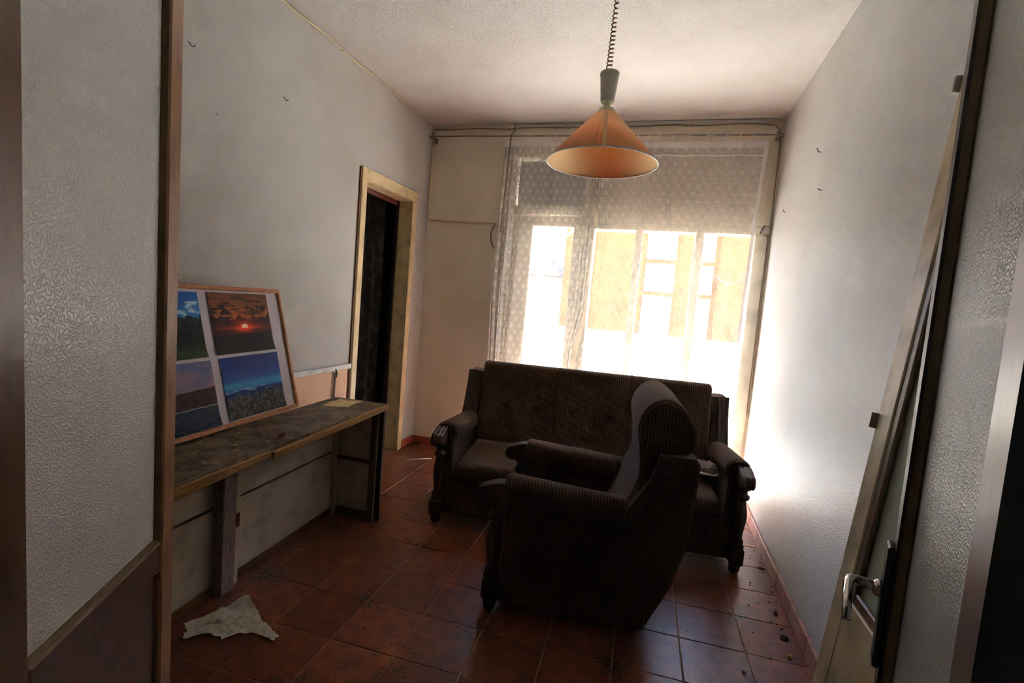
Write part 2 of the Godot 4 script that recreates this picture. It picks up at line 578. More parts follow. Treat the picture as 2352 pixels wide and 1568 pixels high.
func make_prints() -> void:
	var n := FastNoiseLite.new()
	n.frequency = 0.02
	n.fractal_octaves = 5
	n.seed = 5
	var w := 256
	var h := 208
	var sunset := func(x: int, y: int) -> Color:
		var v := float(y) / h
		var u := float(x) / w
		var a := n.get_noise_2d(x * 0.45, y * 2.2)
		var c := Color(0.42, 0.27, 0.20).lerp(Color(0.62, 0.36, 0.2), clampf(v * 2.4 + a * 0.6, 0, 1))
		if a > 0.12: c = c.lerp(Color(0.22, 0.16, 0.16), clampf((a - 0.12) * 5.0, 0, 0.9))
		var puff := n.get_noise_2d(x * 1.1 + 300, y * 1.4)
		if v > 0.2 and v < 0.36 and puff > 0.12: c = Color(0.16, 0.11, 0.12)
		var cl := n.get_noise_2d(x * 1.0, 60.0) * 0.12
		if v > 0.40 + cl: c = Color(0.14, 0.09, 0.12).lerp(Color(0.25, 0.12, 0.13), clampf(n.get_noise_2d(x * 0.8, y * 2.0) + 0.4, 0, 1))
		var d := sqrt(((u - 0.52) / 1.0) ** 2 + ((v - 0.56) * 1.25) ** 2)
		var g := exp(-d * 9.0) * (1.0 if v < 0.68 else 0.0)
		var band := exp(-absf(v - 0.58) * 34.0) * exp(-absf(u - 0.52) * 2.6)
		c = c.lerp(Color(0.95, 0.25, 0.12), clampf(g * 1.1 + band * 0.8, 0, 0.95))
		if d < 0.055 and v < 0.585: c = Color(1.0, 0.82, 0.72)
		if v > 0.68: c = c.lerp(Color(0.10, 0.10, 0.13), clampf((v - 0.66) * 7.0, 0, 0.85))
		return c
	var coast := func(x: int, y: int) -> Color:
		var v := float(y) / h
		var u := float(x) / w
		var hor := 0.60 - 0.13 * (u - 0.3) * 0.5
		var c := Color(0.08, 0.15, 0.40).lerp(Color(0.12, 0.33, 0.66), clampf(v / hor, 0, 1))
		c = c.lerp(Color(0.25, 0.58, 0.74), exp(-((v - 0.47) / 0.07) ** 2) * 0.9)
		if v > 0.55: c = Color(0.07, 0.18, 0.42)
		var cl := n.get_noise_2d(x * 0.5, y * 3.0 + 40)
		if v > 0.52 and v < 0.6 and cl > 0.15: c = c.lerp(Color(0.65, 0.75, 0.85), 0.6)
		var rk := 0.66 - 0.06 * u + n.get_noise_2d(x * 1.6, 10.0) * 0.12
		if v > rk:
			var q := n.get_noise_2d(x * 2.4, y * 2.4)
			c = Color(0.30, 0.31, 0.33) * (0.85 + q * 0.9)
		return Color(c.r, c.g, c.b)
	var valley := func(x: int, y: int) -> Color:
		var v := float(y) / h
		var c := Color(0.06, 0.32, 0.62).lerp(Color(0.18, 0.50, 0.75), v * 2.0)
		var cl := n.get_noise_2d(x * 0.9 + 90, y * 1.4 + 7)
		if v > 0.14 and v < 0.40 and cl > 0.0: c = c.lerp(Color(0.75, 0.85, 0.92), clampf(cl * 3.5, 0, 0.95))
		var rg := 0.36 + n.get_noise_2d(x * 0.9, 200.0) * 0.16
		if v > rg: c = Color(0.10, 0.19, 0.20).lerp(Color(0.07, 0.10, 0.08), clampf((v - rg) * 2.6, 0, 1)) * (0.9 + 0.7 * n.get_noise_2d(x * 1.8, y * 1.8))
		if v > 0.78: c = c.lerp(Color(0.20, 0.30, 0.13), clampf((v - 0.76) * 5.0, 0, 0.8)) * (0.95 + 0.8 * n.get_noise_2d(x * 4.0, y * 4.0))
		return Color(c.r, c.g, c.b)
	var bay := func(x: int, y: int) -> Color:
		var v := float(y) / h
		var u := float(x) / w
		var c := Color(0.42, 0.45, 0.62).lerp(Color(0.66, 0.54, 0.58), clampf(v * 2.2 + n.get_noise_2d(x * 0.5, y * 1.5) * 0.8, 0, 1))
		var hl := 0.44 - 0.05 * u + 0.02 * n.get_noise_2d(x * 2.0, 0.0)
		if v > hl: c = Color(0.26, 0.17, 0.18) * (0.9 + 0.5 * n.get_noise_2d(x * 2.0, y * 2.0))
		var sh := 0.66 + 0.015 * n.get_noise_2d(x * 3.0, 5.0)
		if v > sh: c = Color(0.70, 0.70, 0.75) if v < sh + 0.012 else Color(0.16, 0.22, 0.29) * (0.95 + 0.5 * n.get_noise_2d(x * 1.2, y * 4.0))
		return Color(c.r, c.g, c.b)
	M.prints = {}
	for e in [["sunset", sunset], ["coast", coast], ["valley", valley], ["bay", bay]]:
		var m := mat(Color(1, 1, 1), 0.5, 0.25)
		m.albedo_texture = image_tex(w, h, e[1])
		m.texture_repeat = false
		m.cull_mode = BaseMaterial3D.CULL_DISABLED
		M.prints[e[0]] = m
	M.mat_board = mat(Color(0.80, 0.76, 0.80), 0.5)

func make_counter() -> void:
	var n := FastNoiseLite.new()
	n.frequency = 0.008
	n.fractal_octaves = 5
	n.seed = 15
	var f := func(x: int, y: int) -> Color:
		var a := n.get_noise_2d(x * 2.0, y * 2.0)
		var b := n.get_noise_2d(x * 6.0 + 500, y * 6.0)
		var c := Color(0.46, 0.40, 0.33).lerp(Color(0.28, 0.21, 0.16), clampf(0.5 + a * 1.8, 0, 1))
		c = c.lerp(Color(0.47, 0.43, 0.36), clampf((b - 0.12) * 3.0, 0, 0.7))
		return c * (0.92 + 0.16 * hash2(x, y))
	var m := mat(Color(1, 1, 1), 0.5, 0.4)
	m.albedo_texture = image_tex(384, 384, f)
	m.uv1_scale = Vector3(1.4, 1.4, 1)
	M.counter = m

# ------------------------------------------------------------------ furniture
func seat_set(t: Node3D, w: float, back: PackedVector2Array, back_half: float, post_top: float, buttons: Array, seams: Array, cushions: Array) -> void:
	var hw := w * 0.5
	# side cheeks and rolled arms, one upholstered piece each
	for s in [-1.0, 1.0]:
		var side := PackedVector2Array([Vector2(-0.055, 0.05), Vector2(-0.06, 0.50), Vector2(-0.53, 0.475), Vector2(-0.575, 0.56), Vector2(-0.615, 0.65), Vector2(-0.66, post_top), Vector2(-0.70, post_top + 0.005), Vector2(-0.775, post_top + 0.006), Vector2(-0.79, post_top - 0.015), Vector2(-0.782, 0.437), Vector2(-0.734, 0.242), Vector2(-0.645, 0.045), Vector2(-0.62, 0.035)])
		# local axes: extrude along x, polygon in (z, y)
		var ax := Transform3D(Basis(Vector3(0, 0, 1), Vector3(0, 1, 0), Vector3(-1, 0, 0)), Vector3.ZERO)
		var x0: float = hw - 0.065 if s > 0 else -hw - 0.03
		var mb := Mb.new()
		mb.extrude(side, -(x0 + 0.095), -x0, 0.012, 3, false, ax)
		part("arm_panel", mb, M.fabric_turn, t)
		var pad := PackedVector2Array()
		for k in 17:
			var a := PI * k / 16.0
			pad.append(Vector2(0.062 * cos(a) * (1.0 if absf(cos(a)) < 0.98 else 1.0), 0.035 + 0.05 * sin(a)))
		pad.append(Vector2(-0.06, -0.01))
		pad.append(Vector2(0.06, -0.01))
		var px := Transform3D(Basis(Vector3(1, 0, 0), Vector3(0, 1, 0), Vector3(0, 0.065, 1)), Vector3(s * (hw - 0.022), 0.487, -0.05))
		var pm := Mb.new()
		pm.extrude(pad, -0.50, 0.0, 0.022, 4, true, px)
		part("arm_pad", pm, M.fabric_turn, t)
		# carved front: block, foot, turned baluster, scrolled hand rest
		var post := Node3D.new()
		post.name = "front_post" if s < 0 else "front_post_001"
		t.add_child(post)
		post.position = Vector3(s * hw, 0, -0.025)
		part("base_block", Mb.new().box(Vector3(0, 0.09, 0), Vector3(0.068, 0.085, 0.068), 0.006), M.wood_dark, post)
		part("foot", Mb.new().lathe([Vector2(0, 0), Vector2(0.02, 0), Vector2(0.026, 0.012), Vector2(0.030, 0.05), Vector2(0.0, 0.05)], Transform3D(), 16), M.wood_dark, post)
		var prof := []
		for q in [[0, .13], [.03, .13], [.034, .136], [.034, .145], [.026, .152], [.030, .160], [.030, .168], [.022, .178], [.021, .20], [.026, .235], [.031, .275], [.032, .30], [.027, .335], [.021, .365], [.020, .378], [.030, .384], [.034, .392], [.033, .402], [.023, .410], [.022, .425], [.026, .44], [0, .44]]:
			prof.append(Vector2(q[0], q[1]))
		part("baluster", Mb.new().lathe(prof, Transform3D(), 24), M.wood_dark, post)
		var sc := PackedVector2Array([Vector2(-0.04, 0.425), Vector2(0.012, 0.43), Vector2(0.024, 0.448), Vector2(0.034, 0.456)])
		for k in 11:
			var a := -PI * 0.62 + k * (PI * 1.12) / 10.0
			sc.append(Vector2(0.053 + 0.033 * cos(a), 0.486 + 0.036 * sin(a)))
		sc.append_array(PackedVector2Array([Vector2(0.03, 0.532), Vector2(0.0, 0.541), Vector2(-0.04, 0.545)]))
		var small := PackedVector2Array()
		for p in sc: small.append(Vector2(p.x - 0.002, (p.y - 0.48) * 0.95 + 0.48))
		var scroll := Mb.new()
		scroll.extrude(sc, -0.031, -0.013, 0.003, 1, false, ax)
		scroll.extrude(sc, -0.010, 0.010, 0.002, 1, false, ax)
		scroll.extrude(sc, 0.013, 0.031, 0.003, 1, false, ax)
		scroll.extrude(small, -0.0295, 0.0295, 0.0, 1, false, ax)
		part("scroll_rest", scroll, M.wood_dark_z, post)
		# wooden stile along the front of the back, grooved
		var c := Curve2D.new()
		c.add_point(Vector2(-0.535, 0.485), Vector2(), Vector2(-0.03, 0.06))
		c.add_point(Vector2(-0.655, post_top + 0.003), Vector2(0.02, -0.12), Vector2())
		var pts := c.tessellate(4, 2.0)
		var slat := PackedVector2Array()
		for p in pts: slat.append(p + Vector2(0.012, 0.004))
		for k in range(pts.size() - 1, -1, -1): slat.append(pts[k] + Vector2(-0.035, -0.008))
		var xs: float = hw - 0.025 if s > 0 else -hw - 0.035
		var stile := Mb.new()
		for g in 3:
			stile.extrude(slat, -(xs + 0.06 - g * 0.0205), -(xs + 0.06 - g * 0.0205 - 0.018), 0.002, 1, false, ax)
		part("back_stile", stile, M.wood_dark, t)
		part("rear_foot", Mb.new().box(Vector3(s * (hw - 0.05), 0.018, -0.60), Vector3(0.05, 0.036, 0.05), 0.004), M.wood_dark, t)
	# back
	var bx := Transform3D(Basis(Vector3(0, 0, 1), Vector3(0, 1, 0), Vector3(-1, 0, 0)), Vector3.ZERO)
	var bm := Mb.new()
	bm.extrude(back, -back_half, back_half, 0.022, 5, true, bx)
	var bk := part("back_cushion", bm, M.fabric, t)
	var front := []
	for p in back: front.append(p)
	for b in buttons:
		var z := lerpf(-0.53, -0.565, (b[1] - 0.5) / 0.15) + 0.002
		var bt := Mb.new()
		bt.lathe([Vector2(0.013, 0.0), Vector2(0.0125, 0.004), Vector2(0.008, 0.008), Vector2(0.0, 0.009)], Transform3D(Basis(Vector3.RIGHT, PI / 2 - 0.2), Vector3(b[0], b[1], z)), 14)
		part("button", bt, M.button, bk)
		for a in 4:
			var d := Vector3(cos(a * PI / 2 + 0.5) * 0.026, sin(a * PI / 2 + 0.5) * 0.026, 0)
			part("tuft_fold", Mb.new().tube([Vector3(b[0], b[1], z + 0.002) + d * 0.5, Vector3(b[0], b[1], z + 0.002) + d], 0.0035, 6), M.button, bk)
	for x in seams:
		var path := []
		for k in seams_profile(back): path.append(Vector3(x, k.y, k.x))
		part("seam", Mb.new().tube(path, 0.0035, 6), M.button, bk)
	# body below the seat and the seat cushions
	var body := Mb.new()
	body.span(Vector3(-hw + 0.03, 0.045, -0.60), Vector3(hw - 0.03, 0.245, -0.055), 0.012)
	part("front_panel", body, M.fabric_tri, t)
	var rear := PackedVector2Array([Vector2(-0.60, 0.05), Vector2(-0.64, 0.05), Vector2(-0.73, 0.242), Vector2(-0.775, 0.437), Vector2(-0.78, post_top - 0.01), Vector2(-0.74, post_top - 0.01), Vector2(-0.64, 0.25)])
	part("back_panel", Mb.new().extrude(rear, -hw + 0.04, hw - 0.04, 0.006, 2, false, bx), M.fabric, t)
	for cu in cushions:
		var sec := PackedVector2Array()
		for k in 9:
			var a := -PI / 2 + PI * k / 8.0
			sec.append(Vector2(-0.06 + 0.045 * cos(a), 0.305 + 0.048 * sin(a)))
		sec.append_array(PackedVector2Array([Vector2(-0.2, 0.365), Vector2(-0.38, 0.372), Vector2(-0.54, 0.375), Vector2(-0.55, 0.30), Vector2(-0.54, 0.258)]))
		part("seat_cushion", Mb.new().extrude(sec, -cu[1], -cu[0], 0.014, 4, true, bx), M.fabric, t)

func seams_profile(back: PackedVector2Array) -> Array:
	var r := []
	for i in back.size():
		if i >= 2 and back[i].y > 0.42: r.append(back[i] + Vector2(0.001, 0.001))
	return r.slice(0, maxi(2, r.size() - 3))

func smooth_profile(pts: Array) -> PackedVector2Array:
	var out := PackedVector2Array()
	var n := pts.size()
	for i in n:
		var p0: Vector2 = pts[(i - 1 + n) % n]
		var p1: Vector2 = pts[i]
		var p2: Vector2 = pts[(i + 1) % n]
		var p3: Vector2 = pts[(i + 2) % n]
		for k in 4:
			out.append(p1.cubic_interpolate(p2, p0, p3, k / 4.0))
	return out

func make_seating() -> void:
	var b: StandardMaterial3D = mat(Color(0.22, 0.15, 0.11), 0.9, 0.2)
	M.button = b
	var ft: StandardMaterial3D = M.fabric.duplicate()
	M.fabric_turn = ft
	var sofa := thing("sofa", "three-seat sofa in brown woven dot fabric with carved wooden arm fronts, standing before the window", "sofa", Vector3(1.631, 0, 1.253), atan2(0.0977, 0.9952))
	var sb := smooth_profile([Vector2(-0.46, 0.30), Vector2(-0.50, 0.42), Vector2(-0.545, 0.56), Vector2(-0.585, 0.72), Vector2(-0.60, 0.83), Vector2(-0.618, 0.862), Vector2(-0.655, 0.868), Vector2(-0.685, 0.85), Vector2(-0.69, 0.76), Vector2(-0.66, 0.50), Vector2(-0.62, 0.30)])
	var bts := []
	for x in [-0.55, -0.333, -0.114, 0.126, 0.345, 0.565]: bts.append([x, 0.60])
	seat_set(sofa, 1.6, sb, 0.725, 0.79, bts, [-0.222, 0.24], [[-0.70, -0.236], [-0.233, 0.233], [0.236, 0.70]])
	var dir := Vector3(-0.995, 0, 0.0995)
	var chair := thing("armchair", "matching brown woven armchair turned sideways in front of the sofa, facing the counter", "armchair", Vector3(1.320, 0, 1.636), atan2(dir.x, dir.z))
	var cb := smooth_profile([Vector2(-0.46, 0.30), Vector2(-0.50, 0.42), Vector2(-0.542, 0.54), Vector2(-0.572, 0.63), Vector2(-0.568, 0.73), Vector2(-0.552, 0.82), Vector2(-0.568, 0.89), Vector2(-0.615, 0.938), Vector2(-0.67, 0.945), Vector2(-0.735, 0.905), Vector2(-0.775, 0.84), Vector2(-0.782, 0.78), Vector2(-0.76, 0.745), Vector2(-0.70, 0.70), Vector2(-0.66, 0.50), Vector2(-0.62, 0.30)])
	seat_set(chair, 0.60, cb, 0.285, 0.735, [], [], [[-0.225, 0.225]])

# ------------------------------------------------------------------ floor
func make_floor() -> void:
	var fl := struct("floor", Mb.new().span(Vector3(-0.1, -0.12, -0.05), Vector3(W + 0.1, -0.0025, D + 0.13), 0.0), M.grout)
	var o := Vector2(0.8873, 1.6025)
	var eu := Vector2(0.24792, -0.00804)
	var ev := Vector2(0.00804, 0.24792)
	var room := PackedVector2Array([Vector2(0.003, 0.003), Vector2(W - 0.003, 0.003), Vector2(W - 0.003, D + 0.10), Vector2(0.003, D + 0.10)])
	var full := tile_mesh(PackedVector2Array([Vector2(-0.1212, -0.1212), Vector2(0.1212, -0.1212), Vector2(0.1212, 0.1212), Vector2(-0.1212, 0.1212)]))
	var base := atan2(0.00804, 0.24792)
	for j in range(-8, 9):
		for i in range(-5, 9):
			var c := o + eu * (i + 0.5) + ev * (j + 0.5)
			var pattern: int
			if posmod(i + j, 2) == 0: pattern = 0 if posmod(i, 2) == 0 else 2     # looped petals at (i, j) or (i+1, j+1)
			else: pattern = 3 if posmod(i + 1, 2) == 0 else 1
			var xf := Transform3D(Basis(Vector3.UP, base + pattern * PI / 2), Vector3(c.x, 0, c.y))
			var inv := xf.affine_inverse()
			var local := PackedVector2Array()
			for p in room:
				var q := inv * Vector3(p.x, 0, p.y)
				local.append(Vector2(q.x, q.z))
			var sq := PackedVector2Array([Vector2(-0.1212, -0.1212), Vector2(0.1212, -0.1212), Vector2(0.1212, 0.1212), Vector2(-0.1212, 0.1212)])
			var cut := Geometry2D.intersect_polygons(sq, local)
			if cut.is_empty(): continue
			var area := absf(Mb.new().signed_area(cut[0])) * 0.5
			if area < 0.0004: continue
			var mesh: ArrayMesh = full if area > 0.0586 else tile_mesh(cut[0])
			var k := int(hash2(i * 7 + 3, j * 13 + 5) * 3.999)
			var t := part_mesh("tile", mesh, M.tiles[k], fl)
			t.transform = xf.translated(Vector3(0, (hash2(i + 50, j + 50) - 0.5) * 0.0008, 0))

func tile_mesh(poly: PackedVector2Array) -> ArrayMesh:
	var mb := Mb.new()
	if mb.signed_area(poly) < 0.0: poly.reverse()
	var n := poly.size()
	var inner := PackedVector2Array()
	for i in n:
		var e0 := (poly[i] - poly[(i - 1 + n) % n]).normalized()
		var e1 := (poly[(i + 1) % n] - poly[i]).normalized()
		var m := (Vector2(-e0.y, e0.x) + Vector2(-e1.y, e1.x)).normalized()
		inner.append(poly[i] + m * 0.0014)
	var uv := func(p: Vector2) -> Vector2: return Vector2(p.x / 0.2456 + 0.5, p.y / 0.2456 + 0.5)
	var P3 := func(p: Vector2, y: float) -> Vector3: return Vector3(p.x, y, p.y)
	# (x, z) counter-clockwise is clockwise seen from above, so faces are wound in reverse
	for i in range(1, n - 1):
		mb.tri(P3.call(inner[0], 0.0), P3.call(inner[i + 1], 0.0), P3.call(inner[i], 0.0), uv.call(inner[0]), uv.call(inner[i + 1]), uv.call(inner[i]))
	for i in n:
		var j := (i + 1) % n
		mb.quad(P3.call(inner[j], 0.0), P3.call(poly[j], -0.0016), P3.call(poly[i], -0.0016), P3.call(inner[i], 0.0), uv.call(inner[j]), uv.call(poly[j]), uv.call(poly[i]), uv.call(inner[i]))
		mb.quad(P3.call(poly[j], -0.0016), P3.call(poly[j], -0.006), P3.call(poly[i], -0.006), P3.call(poly[i], -0.0016), uv.call(poly[j]), uv.call(poly[j]), uv.call(poly[i]), uv.call(poly[i]))
	return mb.done()

# ------------------------------------------------------------------ room shell
func make_shell() -> void:
	struct("ceiling", Mb.new().span(Vector3(-0.14, H, -0.25), Vector3(W + 0.14, H + 0.14, D + 0.15), 0.0), M.ceiling)
	# left wall with the dark doorway (z 0.29 to 0.93); peach below the rail
	var wl := Mb.new()
	wl.span(Vector3(-0.14, 0.775, 0.93), Vector3(0, H, D), 0.0)
	wl.span(Vector3(-0.14, 1.99, 0.29), Vector3(0, H, 0.93), 0.0)
	wl.span(Vector3(-0.14, -0.02, 0.0), Vector3(0, H, 0.29), 0.0)
	var left := struct("wall_left", wl, M.wall)
	part("lower_wall", Mb.new().span(Vector3(-0.14, -0.02, 0.93), Vector3(0, 0.7749, D), 0.0), M.peach, left, "peach painted lower wall")
	struct("wall_right", Mb.new().span(Vector3(W, -0.02, -0.25), Vector3(W + 0.14, H, D), 0.0), M.wall)
	# back wall round the balcony door (x 0.70..1.37) and the glazed screen (x 1.37..2.56)
	var wb := Mb.new()
	wb.span(Vector3(-0.14, -0.02, -0.22), Vector3(0.70, H, 0.0), 0.0)
	wb.span(Vector3(0.70, 2.43, -0.22), Vector3(1.37, H, 0.0), 0.0)
	wb.span(Vector3(1.37, 1.93, -0.22), Vector3(W, H, 0.0), 0.0)
	wb.span(Vector3(2.585, -0.02, -0.22), Vector3(W, 1.93, 0.0), 0.0)
	struct("wall_back", wb, M.back)
	# front wall with the opening the camera looks through, and the hall behind it
	var wf := Mb.new()
	wf.span(Vector3(-0.14, -0.02, D), Vector3(0.98, H, D + 0.13), 0.0)
	wf.span(Vector3(2.24, -0.02, D), Vector3(W + 0.14, H, D + 0.13), 0.0)
	wf.span(Vector3(0.98, 2.12, D), Vector3(2.24, H, D + 0.13), 0.0)
	struct("wall_front", wf, M.wall)
	var j := struct_node("trim_1")
	part("jamb", Mb.new().span(Vector3(2.142, 0, D + 0.002), Vector3(2.24, 2.12, D + 0.128), 0.004), M.jamb, j)
	part("jamb", Mb.new().span(Vector3(0.98, 0, D + 0.002), Vector3(1.03, 2.12, D + 0.128), 0.004), M.brown_dark, j)
	part("head", Mb.new().span(Vector3(1.03, 2.07, D + 0.002), Vector3(2.142, 2.12, D + 0.128), 0.004), M.brown_dark, j)
	struct("floor_hall", Mb.new().span(Vector3(-0.2, -0.12, D + 0.13), Vector3(3.6, -0.002, 5.3), 0.0), M.grout)
	struct("ceiling_hall", Mb.new().span(Vector3(-0.2, H, D + 0.15), Vector3(3.6, H + 0.3, 5.3), 0.0), M.hall)
	struct("wall_hall_left", Mb.new().span(Vector3(-0.34, -0.02, D + 0.13), Vector3(-0.2, H, 5.3), 0.0), M.hall)
	struct("wall_hall_right", Mb.new().span(Vector3(3.6, -0.02, D), Vector3(3.74, H, 5.3), 0.0), M.hall)
	struct("wall_hall_end", Mb.new().span(Vector3(-0.34, -0.02, 5.3), Vector3(3.74, H + 0.3, 5.44), 0.0), M.hall)
	struct("wall_hall_front", Mb.new().span(Vector3(W + 0.14, -0.02, D), Vector3(3.6, H, D + 0.13), 0.0), M.hall)
	# closet behind the doorway
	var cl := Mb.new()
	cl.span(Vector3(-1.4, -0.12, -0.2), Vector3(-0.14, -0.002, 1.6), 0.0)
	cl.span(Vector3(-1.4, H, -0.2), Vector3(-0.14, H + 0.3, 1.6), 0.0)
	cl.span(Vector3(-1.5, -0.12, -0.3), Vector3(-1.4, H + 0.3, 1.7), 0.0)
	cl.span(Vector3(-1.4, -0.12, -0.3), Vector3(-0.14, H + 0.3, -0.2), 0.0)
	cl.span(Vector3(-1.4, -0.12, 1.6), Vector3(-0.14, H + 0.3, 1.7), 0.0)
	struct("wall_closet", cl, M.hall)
	# skirtings
	var sk := struct_node("baseboard_back")
	for k in 3:
		part("skirting_tile", Mb.new().span(Vector3(0.012 + k * 0.228, 0.0, 0.001), Vector3(0.012 + (k + 1) * 0.228 - 0.004, 0.062, 0.013), 0.002), M.skirting, sk)
	var sl := struct_node("baseboard_left")
	part("skirting_tile", Mb.new().span(Vector3(0.001, 0, 0.014), Vector3(0.013, 0.064, 0.222), 0.002), M.skirting, sl)
	for k in 10:
		var z0 := 1.0 + k * 0.243
		part("skirting_tile", Mb.new().span(Vector3(0.001, 0, z0), Vector3(0.013, 0.064, z0 + 0.239), 0.002), M.skirting, sl)
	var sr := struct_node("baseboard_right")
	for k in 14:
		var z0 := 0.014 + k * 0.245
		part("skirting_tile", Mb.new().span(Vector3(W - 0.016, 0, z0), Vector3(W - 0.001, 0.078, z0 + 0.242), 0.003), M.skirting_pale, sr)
	# white chair rail over the peach wall
	struct("trim_2", Mb.new().span(Vector3(0.0005, 0.745, 0.945), Vector3(0.014, 0.778, D - 0.002), 0.003), M.white_paint, "white wooden rail along the left wall")
	# left doorway
	var d := struct_node("door_3")
	part("jamb", Mb.new().span(Vector3(-0.135, 0, 0.275), Vector3(0.0, 2.0, 0.295), 0.002), M.cream, d)
	part("jamb", Mb.new().span(Vector3(-0.135, 0, 0.925), Vector3(0.0, 2.0, 0.945), 0.002), M.cream, d)
	part("jamb_head", Mb.new().span(Vector3(-0.135, 1.985, 0.295), Vector3(0.0, 2.005, 0.925), 0.002), M.cream, d)
	part("casing", Mb.new().span(Vector3(0.0005, 0, 0.228), Vector3(0.018, 1.986, 0.2945), 0.004), M.cream, d)
	part("casing", Mb.new().span(Vector3(0.0005, 0, 0.9255), Vector3(0.018, 1.986, 0.985), 0.004), M.cream, d)
	part("casing_head", Mb.new().span(Vector3(0.0005, 1.9865, 0.228), Vector3(0.018, 2.065, 0.985), 0.004), M.cream, d)
	part("edge_strip", Mb.new().span(Vector3(0.0005, 0, 0.986), Vector3(0.010, 2.06, 0.996), 0.001), M.desk_brown, d)
	part("door_stop", Mb.new().span(Vector3(-0.132, 0, 0.295), Vector3(-0.10, 1.985, 0.315), 0.002), M.brown_dark, d)
	part("curtain_rail", Mb.new().span(Vector3(-0.125, 1.95, 0.296), Vector3(-0.105, 1.984, 0.924), 0.002), M.red_wood, d, "red-brown rail under the door head")

# ------------------------------------------------------------------ window wall
func make_window() -> void:
	var w1 := struct_node("window_1")          # balcony door with transom
	part("jamb", Mb.new().span(Vector3(0.70, 0, -0.10), Vector3(0.745, 2.43, 0.006), 0.004), M.frame_white, w1)
	part("jamb", Mb.new().span(Vector3(1.30, 0, -0.10), Vector3(1.40, 2.43, 0.006), 0.004), M.frame_white, w1)
	part("head", Mb.new().span(Vector3(0.745, 2.405, -0.10), Vector3(1.30, 2.43, 0.006), 0.004), M.frame_white, w1)
	part("transom_bar", Mb.new().span(Vector3(0.745, 1.965, -0.09), Vector3(1.30, 2.036, 0.012), 0.006), M.frame_white, w1)
	part("transom_pane", Mb.new().span(Vector3(0.745, 2.036, -0.05), Vector3(1.30, 2.405, -0.046), 0.0), M.pane, w1)
	part("leaf_stile", Mb.new().span(Vector3(0.748, 0.02, -0.075), Vector3(0.906, 1.96, -0.03), 0.004), M.frame_white, w1)
	part("leaf_stile", Mb.new().span(Vector3(1.235, 0.02, -0.075), Vector3(1.298, 1.96, -0.03), 0.004), M.frame_white, w1)
	part("leaf_rail", Mb.new().span(Vector3(0.906, 1.886, -0.075), Vector3(1.235, 1.96, -0.03), 0.004), M.frame_white, w1)
	part("leaf_rail", Mb.new().span(Vector3(0.906, 0.02, -0.075), Vector3(1.235, 0.12, -0.03), 0.004), M.frame_white, w1)
	part("pane", Mb.new().span(Vector3(0.906, 0.12, -0.055), Vector3(1.235, 1.886, -0.051), 0.0), M.pane, w1)
	var w2 := struct_node("window_2")          # fixed three-light screen
	part("head", Mb.new().span(Vector3(1.40, 1.875, -0.10), Vector3(2.585, 1.93, 0.006), 0.004), M.frame_white, w2)
	part("sill", Mb.new().span(Vector3(1.40, 0.0, -0.10), Vector3(2.585, 0.06, 0.006), 0.004), M.frame_white, w2)
	part("jamb", Mb.new().span(Vector3(2.512, 0.06, -0.10), Vector3(2.598, 1.875, 0.008), 0.006), M.frame_white, w2)
	part("mullion", Mb.new().span(Vector3(1.705, 0.06, -0.09), Vector3(1.757, 1.875, -0.01), 0.004), M.frame_white, w2)
	part("mullion", Mb.new().span(Vector3(2.128, 0.06, -0.09), Vector3(2.186, 1.875, -0.01), 0.004), M.frame_white, w2)
	for x in [[1.40, 1.705], [1.757, 2.128], [2.186, 2.512]]:
		part("pane", Mb.new().span(Vector3(x[0], 0.06, -0.055), Vector3(x[1], 1.875, -0.051), 0.0), M.pane, w2)
	# roller shutter let down behind the transom, slat by slat
	var rs := thing("roller_shutter", "dark roller shutter half let down behind the transom over the balcony door", "shutter", Vector3(1.035, 2.04, -0.125))
	for k in 8:
		part("slat", Mb.new().box(Vector3(0, 0.025 + k * 0.047, 0), Vector3(0.655, 0.0475, 0.012), 0.002), M.shutter, rs)
	# curtain rod and rings
	var rod := thing("curtain_rod", "thin grey metal curtain rod running along the top of the back wall", "curtain rod", Vector3(0, 2.538, 0.09))
	part("rod", Mb.new().tube([Vector3(0.012, 0.008, 0), Vector3(W - 0.012, -0.012, 0)], 0.0058, 10), M.rod_steel, rod)
	for x in [0.035, W - 0.035]:
		var bm := Mb.new()
		bm.tube([Vector3(x, -0.002, -0.089), Vector3(x, -0.002, 0)], 0.006, 8)
		bm.box(Vector3(x, -0.005, -0.082), Vector3(0.03, 0.045, 0.012), 0.003)
		bm.lathe([Vector2(0, -0.012), Vector2(0.012, -0.012), Vector2(0.014, 0), Vector2(0.012, 0.012), Vector2(0, 0.012)], Transform3D(Basis(Vector3.BACK, PI / 2), Vector3(x - 0.01 * signf(x - 1), 0, 0)), 12)
		part("bracket", bm, M.rod_steel, rod)
	make_curtains()

func cloth(cols: int, rows: int, f: Callable) -> Mb:
	var mb := Mb.new()
	mb.sm(true)
	var P := []
	for r in rows + 1:
		var row := []
		for c in cols + 1: row.append(f.call(float(c) / cols, float(r) / rows))
		P.append(row)
	for r in rows:
		for c in cols:
			var a: Array = P[r][c]
			var b: Array = P[r][c + 1]
			var d: Array = P[r + 1][c + 1]
			var e: Array = P[r + 1][c]
			mb.quad(e[0], d[0], b[0], a[0], e[1], d[1], b[1], a[1])
	return mb

func table(pairs: Array, y: float) -> float:
	for i in pairs.size() - 1:
		if y <= pairs[i][0] and y >= pairs[i + 1][0]:
			return lerpf(pairs[i][1], pairs[i + 1][1], smoothstep(0, 1, (pairs[i][0] - y) / (pairs[i][0] - pairs[i + 1][0])))
	return pairs[-1][1] if y < pairs[-1][0] else pairs[0][1]

